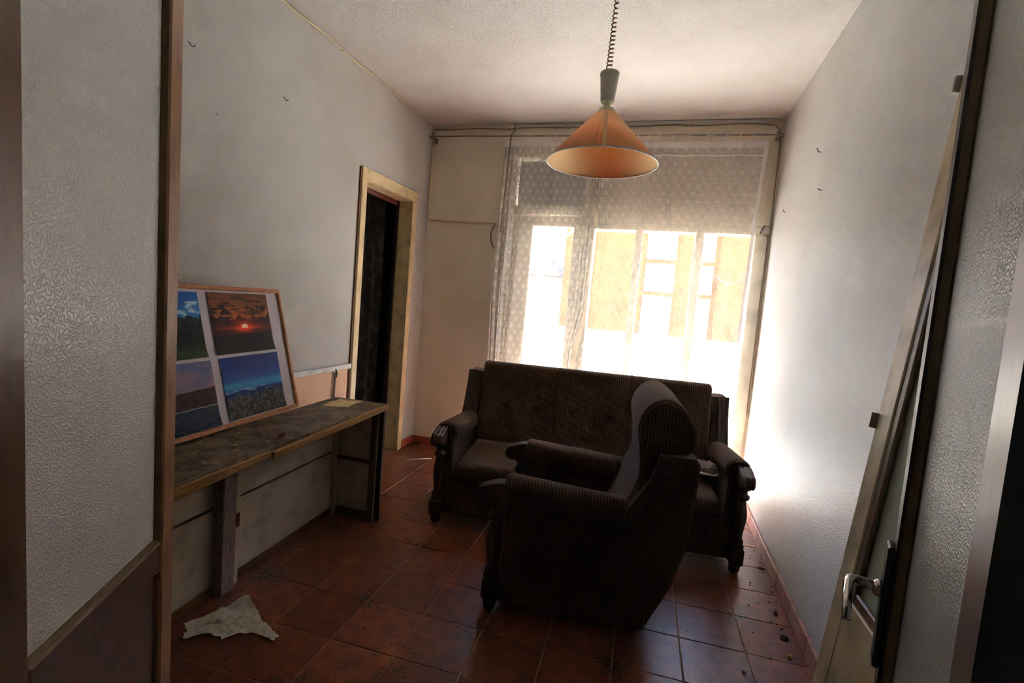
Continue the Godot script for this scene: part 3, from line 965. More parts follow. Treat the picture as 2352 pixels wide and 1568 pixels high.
func make_curtains() -> void:
	var lp := [[2.52, 0.655], [1.9, 0.642], [1.4, 0.635], [0.8, 0.655], [0.05, 0.68]]
	var lr := [[2.52, 1.315], [2.2, 1.335], [1.88, 1.395], [1.35, 1.385], [0.85, 1.32], [0.05, 1.28]]
	var rl := [[2.50, 1.335], [2.2, 1.36], [1.88, 1.432], [1.3, 1.415], [0.85, 1.36], [0.05, 1.33]]
	var rr := [[2.50, 2.525], [2.3, 2.515], [1.9, 2.50], [0.9, 2.484], [0.05, 2.45]]
	var left_at := func(s: float, y: float) -> Vector3:
		var x := lerpf(table(lp, y), table(lr, y), s)
		var amp := lerpf(0.007, 0.026, clampf((2.52 - y) / 0.7, 0, 1))
		var ph := s * 22.0 + 1.3 * sin(s * 9.0) + 0.25 * sin(y * 2.0)
		var z := 0.075 + amp * sin(ph * 2.2) * (0.6 + 0.5 * sin(s * 5.0 + 1.0))
		var g := clampf((s - 0.80) / 0.2, 0, 1)
		z += g * 0.022 * sin(s * 190.0)
		g = clampf((0.18 - s) / 0.18, 0, 1)
		z += g * 0.018 * sin(s * 210.0)
		return Vector3(x + 0.006 * sin(ph * 2.2 + 1.5), y, z)
	var right_at := func(s: float, y: float) -> Vector3:
		var x := lerpf(table(rl, y), table(rr, y), s)
		var amp := lerpf(0.004, 0.014, clampf((2.5 - y) / 0.7, 0, 1))
		var z := 0.072 + amp * sin(s * 34.0 + 0.8 * sin(s * 13.0) + 0.3 * sin(y * 3.0))
		var g := clampf((0.10 - s) / 0.10, 0, 1)
		z += g * 0.02 * sin(s * 330.0)
		return Vector3(x, y, z)
	var spec := [
		["left gathered lace curtain in front of the balcony door", left_at, 2.51, 1.15, 170],
		["right flat lace curtain hung across the three-light window", right_at, 2.492, 1.5, 170]]
	for e in spec:
		var at: Callable = e[1]
		var top: float = e[2]
		var cw: float = e[3]
		var t := thing("lace_curtain", e[0], "curtain", Vector3.ZERO, 0.0, "lace curtains on the window rod")
		part("lace", cloth(e[4], 60, func(u: float, v: float) -> Array:
			var y := lerpf(top - 0.04, 0.18, v)
			return [at.call(u, y), Vector2(u * cw, y)]), M.lace, t)
		part("heading_tape", cloth(e[4] * 2, 4, func(u: float, v: float) -> Array:
			var y := lerpf(top, top - 0.045, v)
			var p: Vector3 = at.call(u, y)
			p.z += 0.003 + 0.003 * sin(u * 420.0)
			return [p, Vector2(u * cw * 1.3, y)]), M.heading, t)
		if cw > 1.3:
			part("sewn_hem", cloth(e[4], 2, func(u: float, v: float) -> Array:
				var y := lerpf(top - 0.092, top - 0.101, v) + 0.003 * sin(u * 31.0)
				var p: Vector3 = at.call(u, y)
				p.z += 0.004
				return [p, Vector2(u * cw, y)]), M.heading, t)
			part("side_hem", cloth(4, 60, func(u: float, v: float) -> Array:
				var y := lerpf(top, 0.18, v)
				var p: Vector3 = at.call(lerpf(0.978, 1.0, u), y)
				p.z += 0.004
				return [p, Vector2(u * 0.03, y)]), M.heading, t)
	# plastic rings: place on the rod, x from the photograph
	var places := [0.672, 0.743, 0.782, 0.86, 0.985, 1.06, 1.115, 1.65, 1.73, 1.80, 1.90, 2.0, 2.115, 2.16, 2.245, 2.325, 2.41]
	for k in places.size():
		var x: float = places[k]
		var path := []
		var n := 14
		var full := k > 2
		for i in n:
			var a := TAU * i / n if full else lerpf(0.5, 5.0, float(i) / (n - 1))
			path.append(Vector3(0.018 * cos(a) * 0.55, 0.019 * sin(a) - 0.004, 0.018 * cos(a)) if full else Vector3(0.018 * cos(a), 0.018 * sin(a) - 0.004, 0.006 * cos(a)))
		var nth := ["leftmost", "second", "third", "fourth", "fifth", "sixth", "seventh", "eighth", "ninth", "tenth"]
		var lab: String
		if k < 3: lab = "%s open white curtain hook from the left end of the left curtain" % nth[k]
		elif k < 7: lab = "%s closed white curtain ring from the dark cable along the left curtain" % (nth[k - 3] if k > 3 else "first")
		else: lab = "%s closed white curtain ring from the rod's right end on the right curtain" % (nth[16 - k] if k < 16 else "first")
		var r := thing("curtain_ring", lab, "curtain ring", Vector3(x, 2.529 - 0.003, 0.09), 0.0, "closed curtain rings" if full else "open curtain hooks")
		part("ring", Mb.new().tube(path, 0.003, 6, full), M.ring_white, r)
	# cord tying the right edge to the rod end
	tag(part("tie_string", Mb.new().tube([Vector3(2.52, 2.485, 0.085), Vector3(2.545, 2.515, 0.09), Vector3(2.57, 2.527, 0.088)], 0.0025, 6), M.plastic_white, self), "short white string tying the right curtain corner to the rod end", "string")

func make_cables() -> void:
	var p := []
	for k in 24:
		var z := lerpf(D - 0.02, 0.02, k / 23.0)
		p.append(Vector3(0.008, H - 0.010 - 0.006 * sin(k * 1.7), z))
	var c := thing("ceiling_cable", "thin pale cable clipped along the join of left wall and ceiling", "cable")
	part("cable", Mb.new().tube(p, 0.0045, 6), M.cable_white, c)
	for z in [1.249, 0.664]:
		part("clip", Mb.new().box(Vector3(0.008, H - 0.012, z), Vector3(0.014, 0.016, 0.008), 0.002), M.plastic_cream, c)
	var d := thing("corner_conduit", "narrow cream conduit dropping down the left corner and turning along the back wall", "conduit")
	part("conduit", Mb.new().tube([Vector3(0.012, H - 0.03, 0.012), Vector3(0.010, 2.3, 0.012), Vector3(0.008, 1.93, 0.012), Vector3(0.016, 1.905, 0.011), Vector3(0.3, 1.893, 0.011), Vector3(0.605, 1.888, 0.011)], 0.008, 8), M.cable_white, d)
	var g := []
	for k in 30:
		var x := lerpf(0.02, 2.50, k / 29.0)
		g.append(Vector3(x, H - 0.036 - 0.004 * sin(k * 1.1), 0.010))
	for q in [Vector3(2.56, H - 0.045, 0.010), Vector3(2.595, H - 0.08, 0.011), Vector3(2.600, H - 0.16, 0.011), Vector3(2.602, 2.2, 0.011), Vector3(2.603, 1.95, 0.011), Vector3(2.604, 1.4, 0.011), Vector3(2.606, 0.6, 0.011)]: g.append(q)
	tag(part("wall_cable", Mb.new().tube(g, 0.004, 6), M.cable_wall, self), "grey cable running over the window and down the right corner", "cable")
	var s := Mb.new()
	s.span(Vector3(0.70, H - 0.028, 0.0005), Vector3(2.55, H - 0.003, 0.016), 0.006)
	tag(part("plaster_strip", s, M.ceiling, self), "pale rounded plaster strip above the curtain rod under the ceiling", "moulding")
	tag(part("hanging_cable", Mb.new().tube([Vector3(0.708, H - 0.004, 0.02), Vector3(0.712, 2.60, 0.025), Vector3(0.712, 2.545, 0.11), Vector3(0.71, 2.40, 0.115), Vector3(0.705, 2.2, 0.118), Vector3(0.697, 2.0, 0.12), Vector3(0.688, 1.8, 0.12)], 0.0045, 6), M.strap, self), "dark cable hanging from the ceiling strip in front of the left curtain", "cable")
	var sp := []
	for k in 13:
		var a := lerpf(-1.35, 1.3, k / 12.0)
		sp.append(Vector3(0.632 - 0.05 * cos(a), 1.785 + 0.095 * sin(a), 0.02 + 0.012 * cos(a)))
	tag(part("shutter_strap", Mb.new().tube(sp, 0.012, 8, false, -1.0, 0.5), M.strap, self), "dark loop of shutter strap bulging out at the left curtain edge", "strap")
	var j := thing("junction_terminal", "small metal wall terminal with a bent hook beside the right curtain", "terminal", Vector3(2.574, 1.91, 0.0))
	part("plate", Mb.new().box(Vector3(0.008, 0.0, 0.012), Vector3(0.04, 0.05, 0.022), 0.004), M.steel, j)
	part("hook", Mb.new().tube([Vector3(-0.004, 0.028, 0.03), Vector3(-0.016, 0.02, 0.034), Vector3(-0.026, -0.005, 0.034), Vector3(-0.032, -0.03, 0.03)], 0.004, 6), M.black, j)
	# hooks and nails in the left wall
	for e in [[2.205, 2.208, "upper wire hook screwed into the left wall beside the glazed door"], [2.205, 1.677, "wire hook screwed into the left wall nearer the doorway"]]:
		var hk := [Vector3(-0.004, e[0] + 0.004, e[1] + 0.010)]
		for k in 11:
			var a := lerpf(PI * 0.95, TAU * 1.02, k / 10.0)
			hk.append(Vector3(0.006 + 0.006 * k / 10.0, e[0] - 0.002 + 0.010 * sin(a), e[1] - 0.002 - 0.009 * cos(a)))
		tag(part("wall_hook", Mb.new().tube(hk, 0.0022, 6), M.cable_grey, self), e[2], "hook")
	for e in [[1.976, 2.074, "small dark nail head below the left wall hook"], [1.91, 1.54, "small dark nail head right of the hooks on the left wall"]]:
		tag(part("nail", Mb.new().lathe([Vector2(0, 0.004), Vector2(0.0022, 0.003), Vector2(0.0022, 0.0), Vector2(0.001, 0.0), Vector2(0.001, -0.004)], Transform3D(Basis(Vector3.BACK, -PI / 2), Vector3(0.002, e[0], e[1])), 8), M.black, self), e[2], "nail")
	for e in [[2.137, 0.985, 0.03, "highest bent nail in the right wall"], [1.928, 1.087, 0.012, "straight dark nail in the right wall"], [1.962, 0.371, 0.022, "bent nail in the right wall close to the window"]]:
		tag(part("wall_nail", Mb.new().tube([Vector3(W + 0.002, e[0], e[1]), Vector3(W - 0.012, e[0] + 0.002, e[1] + e[2] * 0.3), Vector3(W - 0.016, e[0] + e[2] * 0.8, e[1] - e[2] * 0.4)], 0.0022, 6), M.black, self), e[3], "nail")
	# broken conduit stub over the counter
	var st := thing("conduit_stub", "grey conduit stub with a dark broken end rising behind the counter", "conduit", Vector3(0.0, 0.55, 1.15))
	part("pipe", Mb.new().tube([Vector3(0.010, -0.2, 0.004), Vector3(0.010, 0.05, 0.0), Vector3(0.010, 0.185, -0.004)], 0.0065, 8), M.cable_grey, st)
	part("broken_end", Mb.new().tube([Vector3(0.012, 0.15, -0.008), Vector3(0.016, 0.18, -0.012), Vector3(0.014, 0.20, -0.002), Vector3(0.012, 0.21, 0.002)], 0.005, 6), M.black, st)

# ------------------------------------------------------------------ lamp
func make_lamp() -> void:
	var t := thing("pendant_lamp", "pendant lamp with orange cone shade on a coiled cord from the ceiling", "lamp", Vector3(1.628, 0, 1.64))
	part("ceiling_cup", Mb.new().lathe([Vector2(0, 2.572), Vector2(0.011, 2.572), Vector2(0.013, 2.60), Vector2(0.014, 2.63), Vector2(0.035, 2.64), Vector2(0.04, H - 0.001), Vector2(0, H - 0.001)], Transform3D(), 20), M.plastic_white, t)
	var p := []
	var n := 17 * 14
	for k in n + 1:
		var s := float(k) / n
		var y := lerpf(2.575, 2.268, s ** 0.9)
		var r := 0.0075 + 0.004 * s
		var a := TAU * 17.0 * s
		p.append(Vector3(r * cos(a) - 0.006 * s, y, r * sin(a)))
	part("coiled_cord", Mb.new().tube(p, 0.0032, 6), M.cord, t)
	part("rise_housing", Mb.new().lathe([Vector2(0, 2.272), Vector2(0.036, 2.272), Vector2(0.041, 2.268), Vector2(0.042, 2.260), Vector2(0.039, 2.252), Vector2(0.030, 2.155), Vector2(0.0295, 2.147), Vector2(0.027, 2.147), Vector2(0.034, 2.25), Vector2(0, 2.255)], Transform3D(), 28), M.plastic_white, t)
	part("stem", Mb.new().lathe([Vector2(0, 2.21), Vector2(0.0125, 2.21), Vector2(0.0125, 2.125), Vector2(0, 2.125)], Transform3D(), 16), M.plastic_cream, t)
	part("shade_cap", Mb.new().lathe([Vector2(0, 2.13), Vector2(0.013, 2.13), Vector2(0.030, 2.122), Vector2(0.044, 2.102), Vector2(0.049, 2.093), Vector2(0.047, 2.093), Vector2(0.03, 2.115), Vector2(0, 2.12)], Transform3D(), 28), M.plastic_cream, t)
	var R := 0.236
	var y0 := 1.893
	var shade := part("shade", Mb.new().lathe([Vector2(R, y0), Vector2(0.047, 2.099), Vector2(0.045, 2.097), Vector2(R - 0.002, y0 - 0.001), Vector2(R, y0)], Transform3D(), 72), M.shade, t)
	var rim := []
	for k in 72: rim.append(Vector3(R * sin(TAU * k / 72), y0, R * cos(TAU * k / 72)))
	part("rim_wire", Mb.new().tube(rim, 0.0035, 8, true), M.plastic_white, shade)
	var sa := 0.15
	var sd := Vector3(sin(sa), 0, cos(sa))
	var sx := Vector3(cos(sa), 0, -sin(sa))
	var b := Mb.new()
	var top := sd * 0.0485 + Vector3(0, 2.100, 0)
	var bot := sd * (R + 0.0015) + Vector3(0, y0 + 0.001, 0)
	b.quad(bot - sx * 0.009, bot + sx * 0.009, top + sx * 0.007, top - sx * 0.007)
	b.quad(bot + sx * 0.009 - sd * 0.004, bot - sx * 0.009 - sd * 0.004, top - sx * 0.007 - sd * 0.004, top + sx * 0.007 - sd * 0.004)
	part("shade_seam", b, M.shade_seam, shade)
	part("bulb_holder", Mb.new().lathe([Vector2(0, 2.12), Vector2(0.018, 2.12), Vector2(0.02, 2.06), Vector2(0.017, 2.055), Vector2(0, 2.058)], Transform3D(), 18), M.plastic_cream, t)

# ------------------------------------------------------------------ counter and what is on it
func make_desk() -> void:
	var turn := atan2(0.066, 0.998)
	var t := thing("counter", "stained wooden counter with peeling top and white panelled kneehole along the left wall", "counter", Vector3(0.562, 0, 1.443), turn)
	var L := 1.78
	# top: a slab with a slightly bowed, chipped front edge
	var poly := PackedVector2Array([Vector2(-0.318, 0.0), Vector2(-0.012, 0.0)])
	for k in 13: poly.append(Vector2(-0.012 + 0.004 * sin(k * 0.9), 0.05 + k * 0.13))
	poly.append(Vector2(-0.012, L))
	poly.append(Vector2(-0.318, L))
	var ax := Transform3D(Basis(Vector3(1, 0, 0), Vector3(0, 0, 1), Vector3(0, -1, 0)), Vector3(0, 0.662, 0))
	part("top", Mb.new().extrude(poly, 0.0, 0.026, 0.002, 1, false, ax), M.counter, t)
	# front edge in two lengths with a step between them
	var e1 := PackedVector2Array([Vector2(0.0, 0.658), Vector2(0.3, 0.657), Vector2(0.6, 0.652), Vector2(0.905, 0.648), Vector2(0.905, 0.622), Vector2(0.6, 0.622), Vector2(0.3, 0.624), Vector2(0.0, 0.628)])
	var e2 := PackedVector2Array([Vector2(0.915, 0.655), Vector2(L, 0.66), Vector2(L, 0.622), Vector2(1.3, 0.618), Vector2(0.915, 0.632)])
	var ez := Transform3D(Basis(Vector3(0, 0, 1), Vector3(0, 1, 0), Vector3(-1, 0, 0)), Vector3.ZERO)
	part("edge_strip", Mb.new().extrude(e1, -0.006, 0.012, 0.003, 1, false, ez), M.edge_wood, t)
	part("edge_strip", Mb.new().extrude(e2, -0.002, 0.012, 0.003, 1, false, ez), M.edge_wood, t)
	# back panel of two boards with a gap, batten, skirting
	part("back_board", Mb.new().span(Vector3(-0.318, 0.36, 0.02), Vector3(-0.303, 0.634, L), 0.002), M.desk_white, t)
	part("back_board", Mb.new().span(Vector3(-0.318, 0.03, 0.02), Vector3(-0.300, 0.348, L), 0.003), M.desk_white, t)
	part("gap_strip", Mb.new().span(Vector3(-0.316, 0.345, 0.02), Vector3(-0.307, 0.363, L), 0.0), M.desk_brown, t)
	part("floor_strip", Mb.new().span(Vector3(-0.316, 0.0, 0.02), Vector3(-0.290, 0.032, L), 0.002), M.desk_brown, t)
	var bt := part("upright", Mb.new().span(Vector3(-0.299, 0.0, 0.785), Vector3(-0.250, 0.634, 0.855), 0.003), M.desk_purple, t)
	part("upright_edge", Mb.new().span(Vector3(-0.298, 0.0, 0.745), Vector3(-0.268, 0.47, 0.784), 0.002), M.desk_white, t)
	part("latch", Mb.new().span(Vector3(-0.267, 0.25, 0.752), Vector3(-0.262, 0.31, 0.772), 0.002), M.rust, bt, "rust-red latch plate")
	# end panel
	part("end_panel", Mb.new().span(Vector3(-0.30, 0.0, 0.0), Vector3(-0.035, 0.634, 0.018), 0.002), M.desk_white, t)
	part("end_stile", Mb.new().span(Vector3(-0.07, 0.0, 0.018), Vector3(-0.040, 0.634, 0.035), 0.002), M.desk_brown, t)
	part("end_stile", Mb.new().span(Vector3(-0.299, 0.0, 0.018), Vector3(-0.265, 0.634, 0.035), 0.002), M.desk_white, t)
	part("end_rail", Mb.new().span(Vector3(-0.264, 0.325, 0.018), Vector3(-0.071, 0.345, 0.032), 0.002), M.desk_brown, t)
	part("end_rail", Mb.new().span(Vector3(-0.264, 0.0, 0.018), Vector3(-0.071, 0.05, 0.030), 0.002), M.desk_brown, t)
	part("end_edge", Mb.new().span(Vector3(-0.034, 0.0, -0.004), Vector3(-0.006, 0.628, 0.018), 0.003), M.desk_dark, t)
	var up := Transform3D(Basis(Vector3.UP, turn), Vector3(0.562, 0, 1.443))
	# framed picture
	var e := Vector3(0.0953, 0, 0.9955)
	var tilt := deg_to_rad(14.0)
	var back := Vector3(-0.9955, 0, 0.0953)
	var upv := Vector3.UP * cos(tilt) + back * sin(tilt)
	var nrm := upv.cross(e).normalized()      # towards the room
	if nrm.x < 0.0: nrm = -nrm
	var pf := thing("picture_frame", "pine frame with four landscape photographs, standing tilted on the counter", "picture frame", Vector3(0.264, 0.667, 1.792))
	pf.transform.basis = Basis(e, upv, e.cross(upv))
	var fl := e.cross(upv).x                   # sign of local z towards the room
	var sg := signf(fl)
	var PW := 0.95
	var PH := 0.585
	var fw := 0.018
	var zc := 0.0
	part("frame_rail", Mb.new().span(Vector3(0, 0, -0.012), Vector3(PW, fw, 0.012), 0.003), M.pine_x, pf)
	part("frame_rail", Mb.new().span(Vector3(0, PH - fw, -0.012), Vector3(PW, PH, 0.012), 0.003), M.pine_x, pf)
	part("frame_stile", Mb.new().span(Vector3(0, fw, -0.012), Vector3(fw, PH - fw, 0.012), 0.003), M.pine_y, pf)
	part("frame_stile", Mb.new().span(Vector3(PW - fw, fw, -0.012), Vector3(PW, PH - fw, 0.012), 0.003), M.pine_y, pf)
	part("mount_board", Mb.new().span(Vector3(fw * 0.6, fw * 0.6, -0.001), Vector3(PW - fw * 0.6, PH - fw * 0.6, 0.004), 0.0), M.mat_board, pf)
	# photographs: x from the right-hand edge; each a slightly cockled sheet
	var sheets := [["sunset", 0.097, 0.453, 0.297, 0.557], ["coast", 0.087, 0.447, 0.022, 0.284], ["valley", 0.499, 0.855, 0.295, 0.555], ["bay", 0.490, 0.850, 0.020, 0.282]]
	for q in sheets:
		var mb := cloth(24, 16, func(u: float, v: float) -> Array:
			var x := lerpf(q[1], q[2], 1.0 - u)
			var y := lerpf(q[4], q[3], v)
			var z: float = 0.0030 + 0.0016 * (1.0 + sin(u * 9.0 + v * 2.0)) * (0.4 + 0.6 * v)
			var cr := clampf((v - 0.85) / 0.15, 0, 1) * clampf((u - 0.85) / 0.15, 0, 1)
			z += cr * 0.006
			return [Vector3(x, y, z * sg), Vector2(u, v)])
		part("photo_print", mb, M.prints[q[0]], pf, {"sunset": "sunset photograph with a red sun under dark clouds", "coast": "photograph of blue sky over grey rocks", "valley": "photograph of a green valley under white clouds", "bay": "photograph of a dark headland above grey water"}[q[0]])
	# loose things on the counter
	var sheet := cloth(10, 8, func(u: float, v: float) -> Array:
		var a := lerpf(0.0, 1.0, u)
		var x: float = lerpf(-0.255, -0.125, u) + 0.006 * sin(v * 7.0)
		var z: float = lerpf(0.055, 0.225, v) + 0.012 * sin(u * 5.0) - u * 0.015
		var y: float = 0.6648 + 0.004 * (u - 0.5) ** 2 * 4.0 * (0.5 + 0.5 * sin(v * 5.0)) + 0.008 * clampf(0.2 - v, 0.0, 0.2)
		return [Vector3(x, y, z), Vector2(u, v)])
	var sn := thing("paper_sheet", "yellowed sheet of paper lying near the end of the counter", "paper", up.origin, turn)
	part("sheet", sheet, M.paper_old, sn)
	var cap_at := up * Vector3(-0.075, 0.6625, 0.765)
	var cp := thing("bottle_cap", "small dark red ring lid lying on the counter top", "lid", cap_at)
	part("ring", Mb.new().lathe([Vector2(0.010, 0.001), Vector2(0.014, 0.001), Vector2(0.0145, 0.008), Vector2(0.012, 0.010), Vector2(0.009, 0.008), Vector2(0.010, 0.001)], Transform3D(), 18), M.rust, cp)
	var fk := Mb.new()
	for k in 150:
		var x := -0.30 + 0.27 * rng.randf()
		var z := 0.55 + 1.1 * sqrt(rng.randf())
		var r := 0.003 + 0.009 * rng.randf() ** 2
		var pts := PackedVector2Array()
		for i in 6:
			var a := TAU * i / 6
			pts.append(Vector2(x + r * cos(a) * (0.5 + rng.randf()), z + r * sin(a) * (0.5 + rng.randf())))
		for i in range(1, 5):
			fk.tri(Vector3(pts[0].x, 0.6634, pts[0].y), Vector3(pts[i + 1].x, 0.6636, pts[i + 1].y), Vector3(pts[i].x, 0.6634, pts[i].y))
	var ff := part("paint_flakes", fk, M.flake, self)
	ff.transform = up
	ff.set_meta("kind", "stuff")
	tag(ff, "pale paint flakes scattered over the near part of the counter top", "paint flakes")

# ------------------------------------------------------------------ door leaves in the foreground
func bezel(t: Node3D, called: String, x0: float, x1: float, y0: float, y1: float, z: float, w: float, m: Material) -> void:
	# four sloped beads round an opening, standing on side z
	var s := signf(z)
	for e in [[Vector3(x0, y0, 0), Vector3(x1, y0, 0), Vector3(0, 1, 0)], [Vector3(x1, y0, 0), Vector3(x1, y1, 0), Vector3(-1, 0, 0)], [Vector3(x1, y1, 0), Vector3(x0, y1, 0), Vector3(0, -1, 0)], [Vector3(x0, y1, 0), Vector3(x0, y0, 0), Vector3(1, 0, 0)]]:
		var a: Vector3 = e[0]
		var b: Vector3 = e[1]
		var inw: Vector3 = e[2]
		var dirn := (b - a).normalized()
		var mb := Mb.new()
		var p := [a + Vector3(0, 0, z), b + Vector3(0, 0, z), b - dirn * w + inw * w + Vector3(0, 0, s * 0.006), a + dirn * w + inw * w + Vector3(0, 0, s * 0.006)]
		var q := [a, b, b - dirn * w + inw * w, a + dirn * w + inw * w]
		mb.quad(p[0], p[1], p[2], p[3])
		mb.quad(q[3], q[2], q[1], q[0])
		mb.quad(p[3], p[2], q[2], q[3])
		mb.quad(q[0], q[1], p[1], p[0])
		part(called, mb, m, t)

func glazed_leaf(called: String, at: Vector3, dirv: Vector3, gl: Material, near_w: float, glass_w: float, far_w: float, free: Material, wood: Material) -> Node3D:
	# local x runs from the hinge to the free edge
	var t := struct_node(called, at, atan2(-dirv.z, dirv.x))
	var Ht := 2.055
	var g0 := near_w
	var g1 := near_w + glass_w
	var w := g1 + far_w
	var rb := 0.60
	part("stile", Mb.new().span(Vector3(0, 0.008, -0.02), Vector3(g0, Ht, 0.02), 0.004), wood, t)
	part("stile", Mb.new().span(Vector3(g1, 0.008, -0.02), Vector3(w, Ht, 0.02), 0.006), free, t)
	part("top_rail", Mb.new().span(Vector3(g0, Ht - 0.09, -0.02), Vector3(g1, Ht, 0.02), 0.003), wood, t)
	part("lock_rail", Mb.new().span(Vector3(g0, rb - 0.075, -0.02), Vector3(g1, rb, 0.02), 0.005), wood, t)
	part("bottom_rail", Mb.new().span(Vector3(g0, 0.008, -0.02), Vector3(g1, 0.11, 0.02), 0.003), wood, t)
	# recessed lower panel with rounded upper corners
	part("panel", Mb.new().span(Vector3(g0, 0.11, -0.006), Vector3(g1, rb - 0.075, 0.006), 0.0), wood, t)
	for sx in [0, 1]:
		var cx: float = g0 if sx == 0 else g1
		var k := 1.0 if sx == 0 else -1.0
		var r := 0.03
		var poly := PackedVector2Array([Vector2(cx, rb - 0.075)])
		for i in 7:
			var a := PI / 2 * i / 6
			poly.append(Vector2(cx + k * r * (1.0 - sin(a)), rb - 0.075 - r * (1.0 - cos(a))))
		part("panel_corner", Mb.new().extrude(poly, -0.018, 0.018, 0.002, 1, false), wood, t)
	part("glass_pane", Mb.new().span(Vector3(g0 - 0.006, rb - 0.006, -0.003), Vector3(g1 + 0.006, Ht - 0.084, 0.003), 0.0), gl, t)
	for z in [0.016, -0.016]:
		bezel(t, "glazing_bead", g0, g1, rb, Ht - 0.09, z, 0.006, M.bead)
	return t

func make_doors() -> void:
	M.bead = tri_tex(mat(Color(0.40, 0.31, 0.19), 0.45, 0.5), M.mott, Vector3.ONE * 3, false)
	var a := Vector3(-0.446, 0, -0.895)
	var leaf := glazed_leaf("door_1", Vector3(0.99 - 0.0179, 0, 3.297 + 0.0089) - a * 0.097, a, M.glass_ripple, 0.085, 0.424, 0.062, M.brown_paint, M.brown_shaded)
	var hang := Basis(Vector3(0.895, 0, -0.446), 0.021)          # the old leaf hangs a little out of plumb
	var mid := leaf.position + a * 0.28 + Vector3(0, 1.25, 0)
	leaf.transform = Transform3D(hang * leaf.basis, mid + hang * (leaf.position - mid))
	var b := Vector3(0.299, 0, -0.954)
	var near := Vector3(2.206, 0, 3.357)
	var t := glazed_leaf("door_2", near - b * 0.075, b, M.glass_grain, 0.075, 0.40, 0.048, M.brown_dark, M.brown_leaf)  # free stile coloured darker to stand for the shade in its reveal
	# lock box and lever on the free stile, on the face that looks left
	var zs := -1.0
	var fx := 0.075 + 0.40 + 0.030
	var h := Node3D.new()
	h.name = "handle"
	t.add_child(h)
	h.position = Vector3(fx, 0.87, 0.02 * zs)
	part("back_plate", Mb.new().span(Vector3(-0.019, -0.12, 0.0), Vector3(0.019, 0.075, 0.009 * zs), 0.003), M.dark_steel, h)
	var lev := []
	for q in [[0, 0, .004], [0, 0.002, .03], [-0.002, 0.004, .042], [-0.012, 0.006, .05], [-0.03, 0.006, .053], [-0.06, 0.004, .054], [-0.085, -0.004, .054], [-0.10, -0.018, .053]]: lev.append(Vector3(q[0], q[1], q[2] * zs))
	part("lever", Mb.new().tube(lev, 0.0085, 12, false, 0.006), M.chrome, h)
	part("rose", Mb.new().lathe([Vector2(0, 0), Vector2(0.014, 0), Vector2(0.013, 0.008), Vector2(0.009, 0.012), Vector2(0, 0.012)], Transform3D(Basis(Vector3.RIGHT, PI / 2 * zs), Vector3(0, 0, 0.008 * zs)), 16), M.chrome, h)
	# unhung leaf leaning on the right wall: local x towards the camera, y up the leaf, z towards the room
	var x0 := 2.403
	var tilt := atan2(0.079, 0.909)
	var up := Vector3(sin(tilt), cos(tilt), 0)
	var ld := thing("leaning_door", "cream unhung door leaf with green glass leaning against the right wall", "door", Vector3(x0, 0.003, 2.35))
	ld.transform.basis = Basis(Vector3(0, 0, 1), up, Vector3(0, 0, 1).cross(up))
	var wz := 0.50
	var gh := 2.0
	var s0 := 0.075
	part("stile", Mb.new().span(Vector3(0, 0, -0.035), Vector3(s0, gh, 0), 0.003), M.leaf_cream, ld)
	part("stile", Mb.new().span(Vector3(wz - s0, 0, -0.035), Vector3(wz, gh, 0), 0.003), M.leaf_cream, ld)
	part("lower_panel", Mb.new().span(Vector3(s0, 0, -0.033), Vector3(wz - s0, 0.60, -0.001), 0.003), M.leaf_cream, ld)
	part("top_rail", Mb.new().span(Vector3(s0, gh - 0.09, -0.033), Vector3(wz - s0, gh, -0.001), 0.003), M.leaf_cream, ld)
	part("glass_pane", Mb.new().span(Vector3(s0, 0.60, -0.022), Vector3(wz - s0, gh - 0.09, -0.018), 0.0), M.glass_green, ld)
	for e in [[s0, s0 + 0.028, 0.60, gh - 0.09], [wz - s0 - 0.028, wz - s0, 0.60, gh - 0.09], [s0 + 0.028, wz - s0 - 0.028, 0.60, 0.628], [s0 + 0.028, wz - s0 - 0.028, gh - 0.118, gh - 0.09]]:
		part("moulding", Mb.new().span(Vector3(e[0], e[2], -0.017), Vector3(e[1], e[3], -0.004), 0.005), M.leaf_wood, ld)
	for y in [1.885, 1.045]:
		var hg := part("hinge", Mb.new().lathe([Vector2(0, -0.02), Vector2(0.0055, -0.02), Vector2(0.0068, -0.0187), Vector2(0.0068, 0.0187), Vector2(0.0055, 0.02), Vector2(0, 0.02)], Transform3D(Basis(), Vector3(-0.006, y, 0.006)), 14, false), M.steel, ld)
		part("hinge_leaf", Mb.new().span(Vector3(-0.003, y - 0.02, -0.03), Vector3(0.001, y + 0.02, 0.004), 0.0005), M.steel, hg)

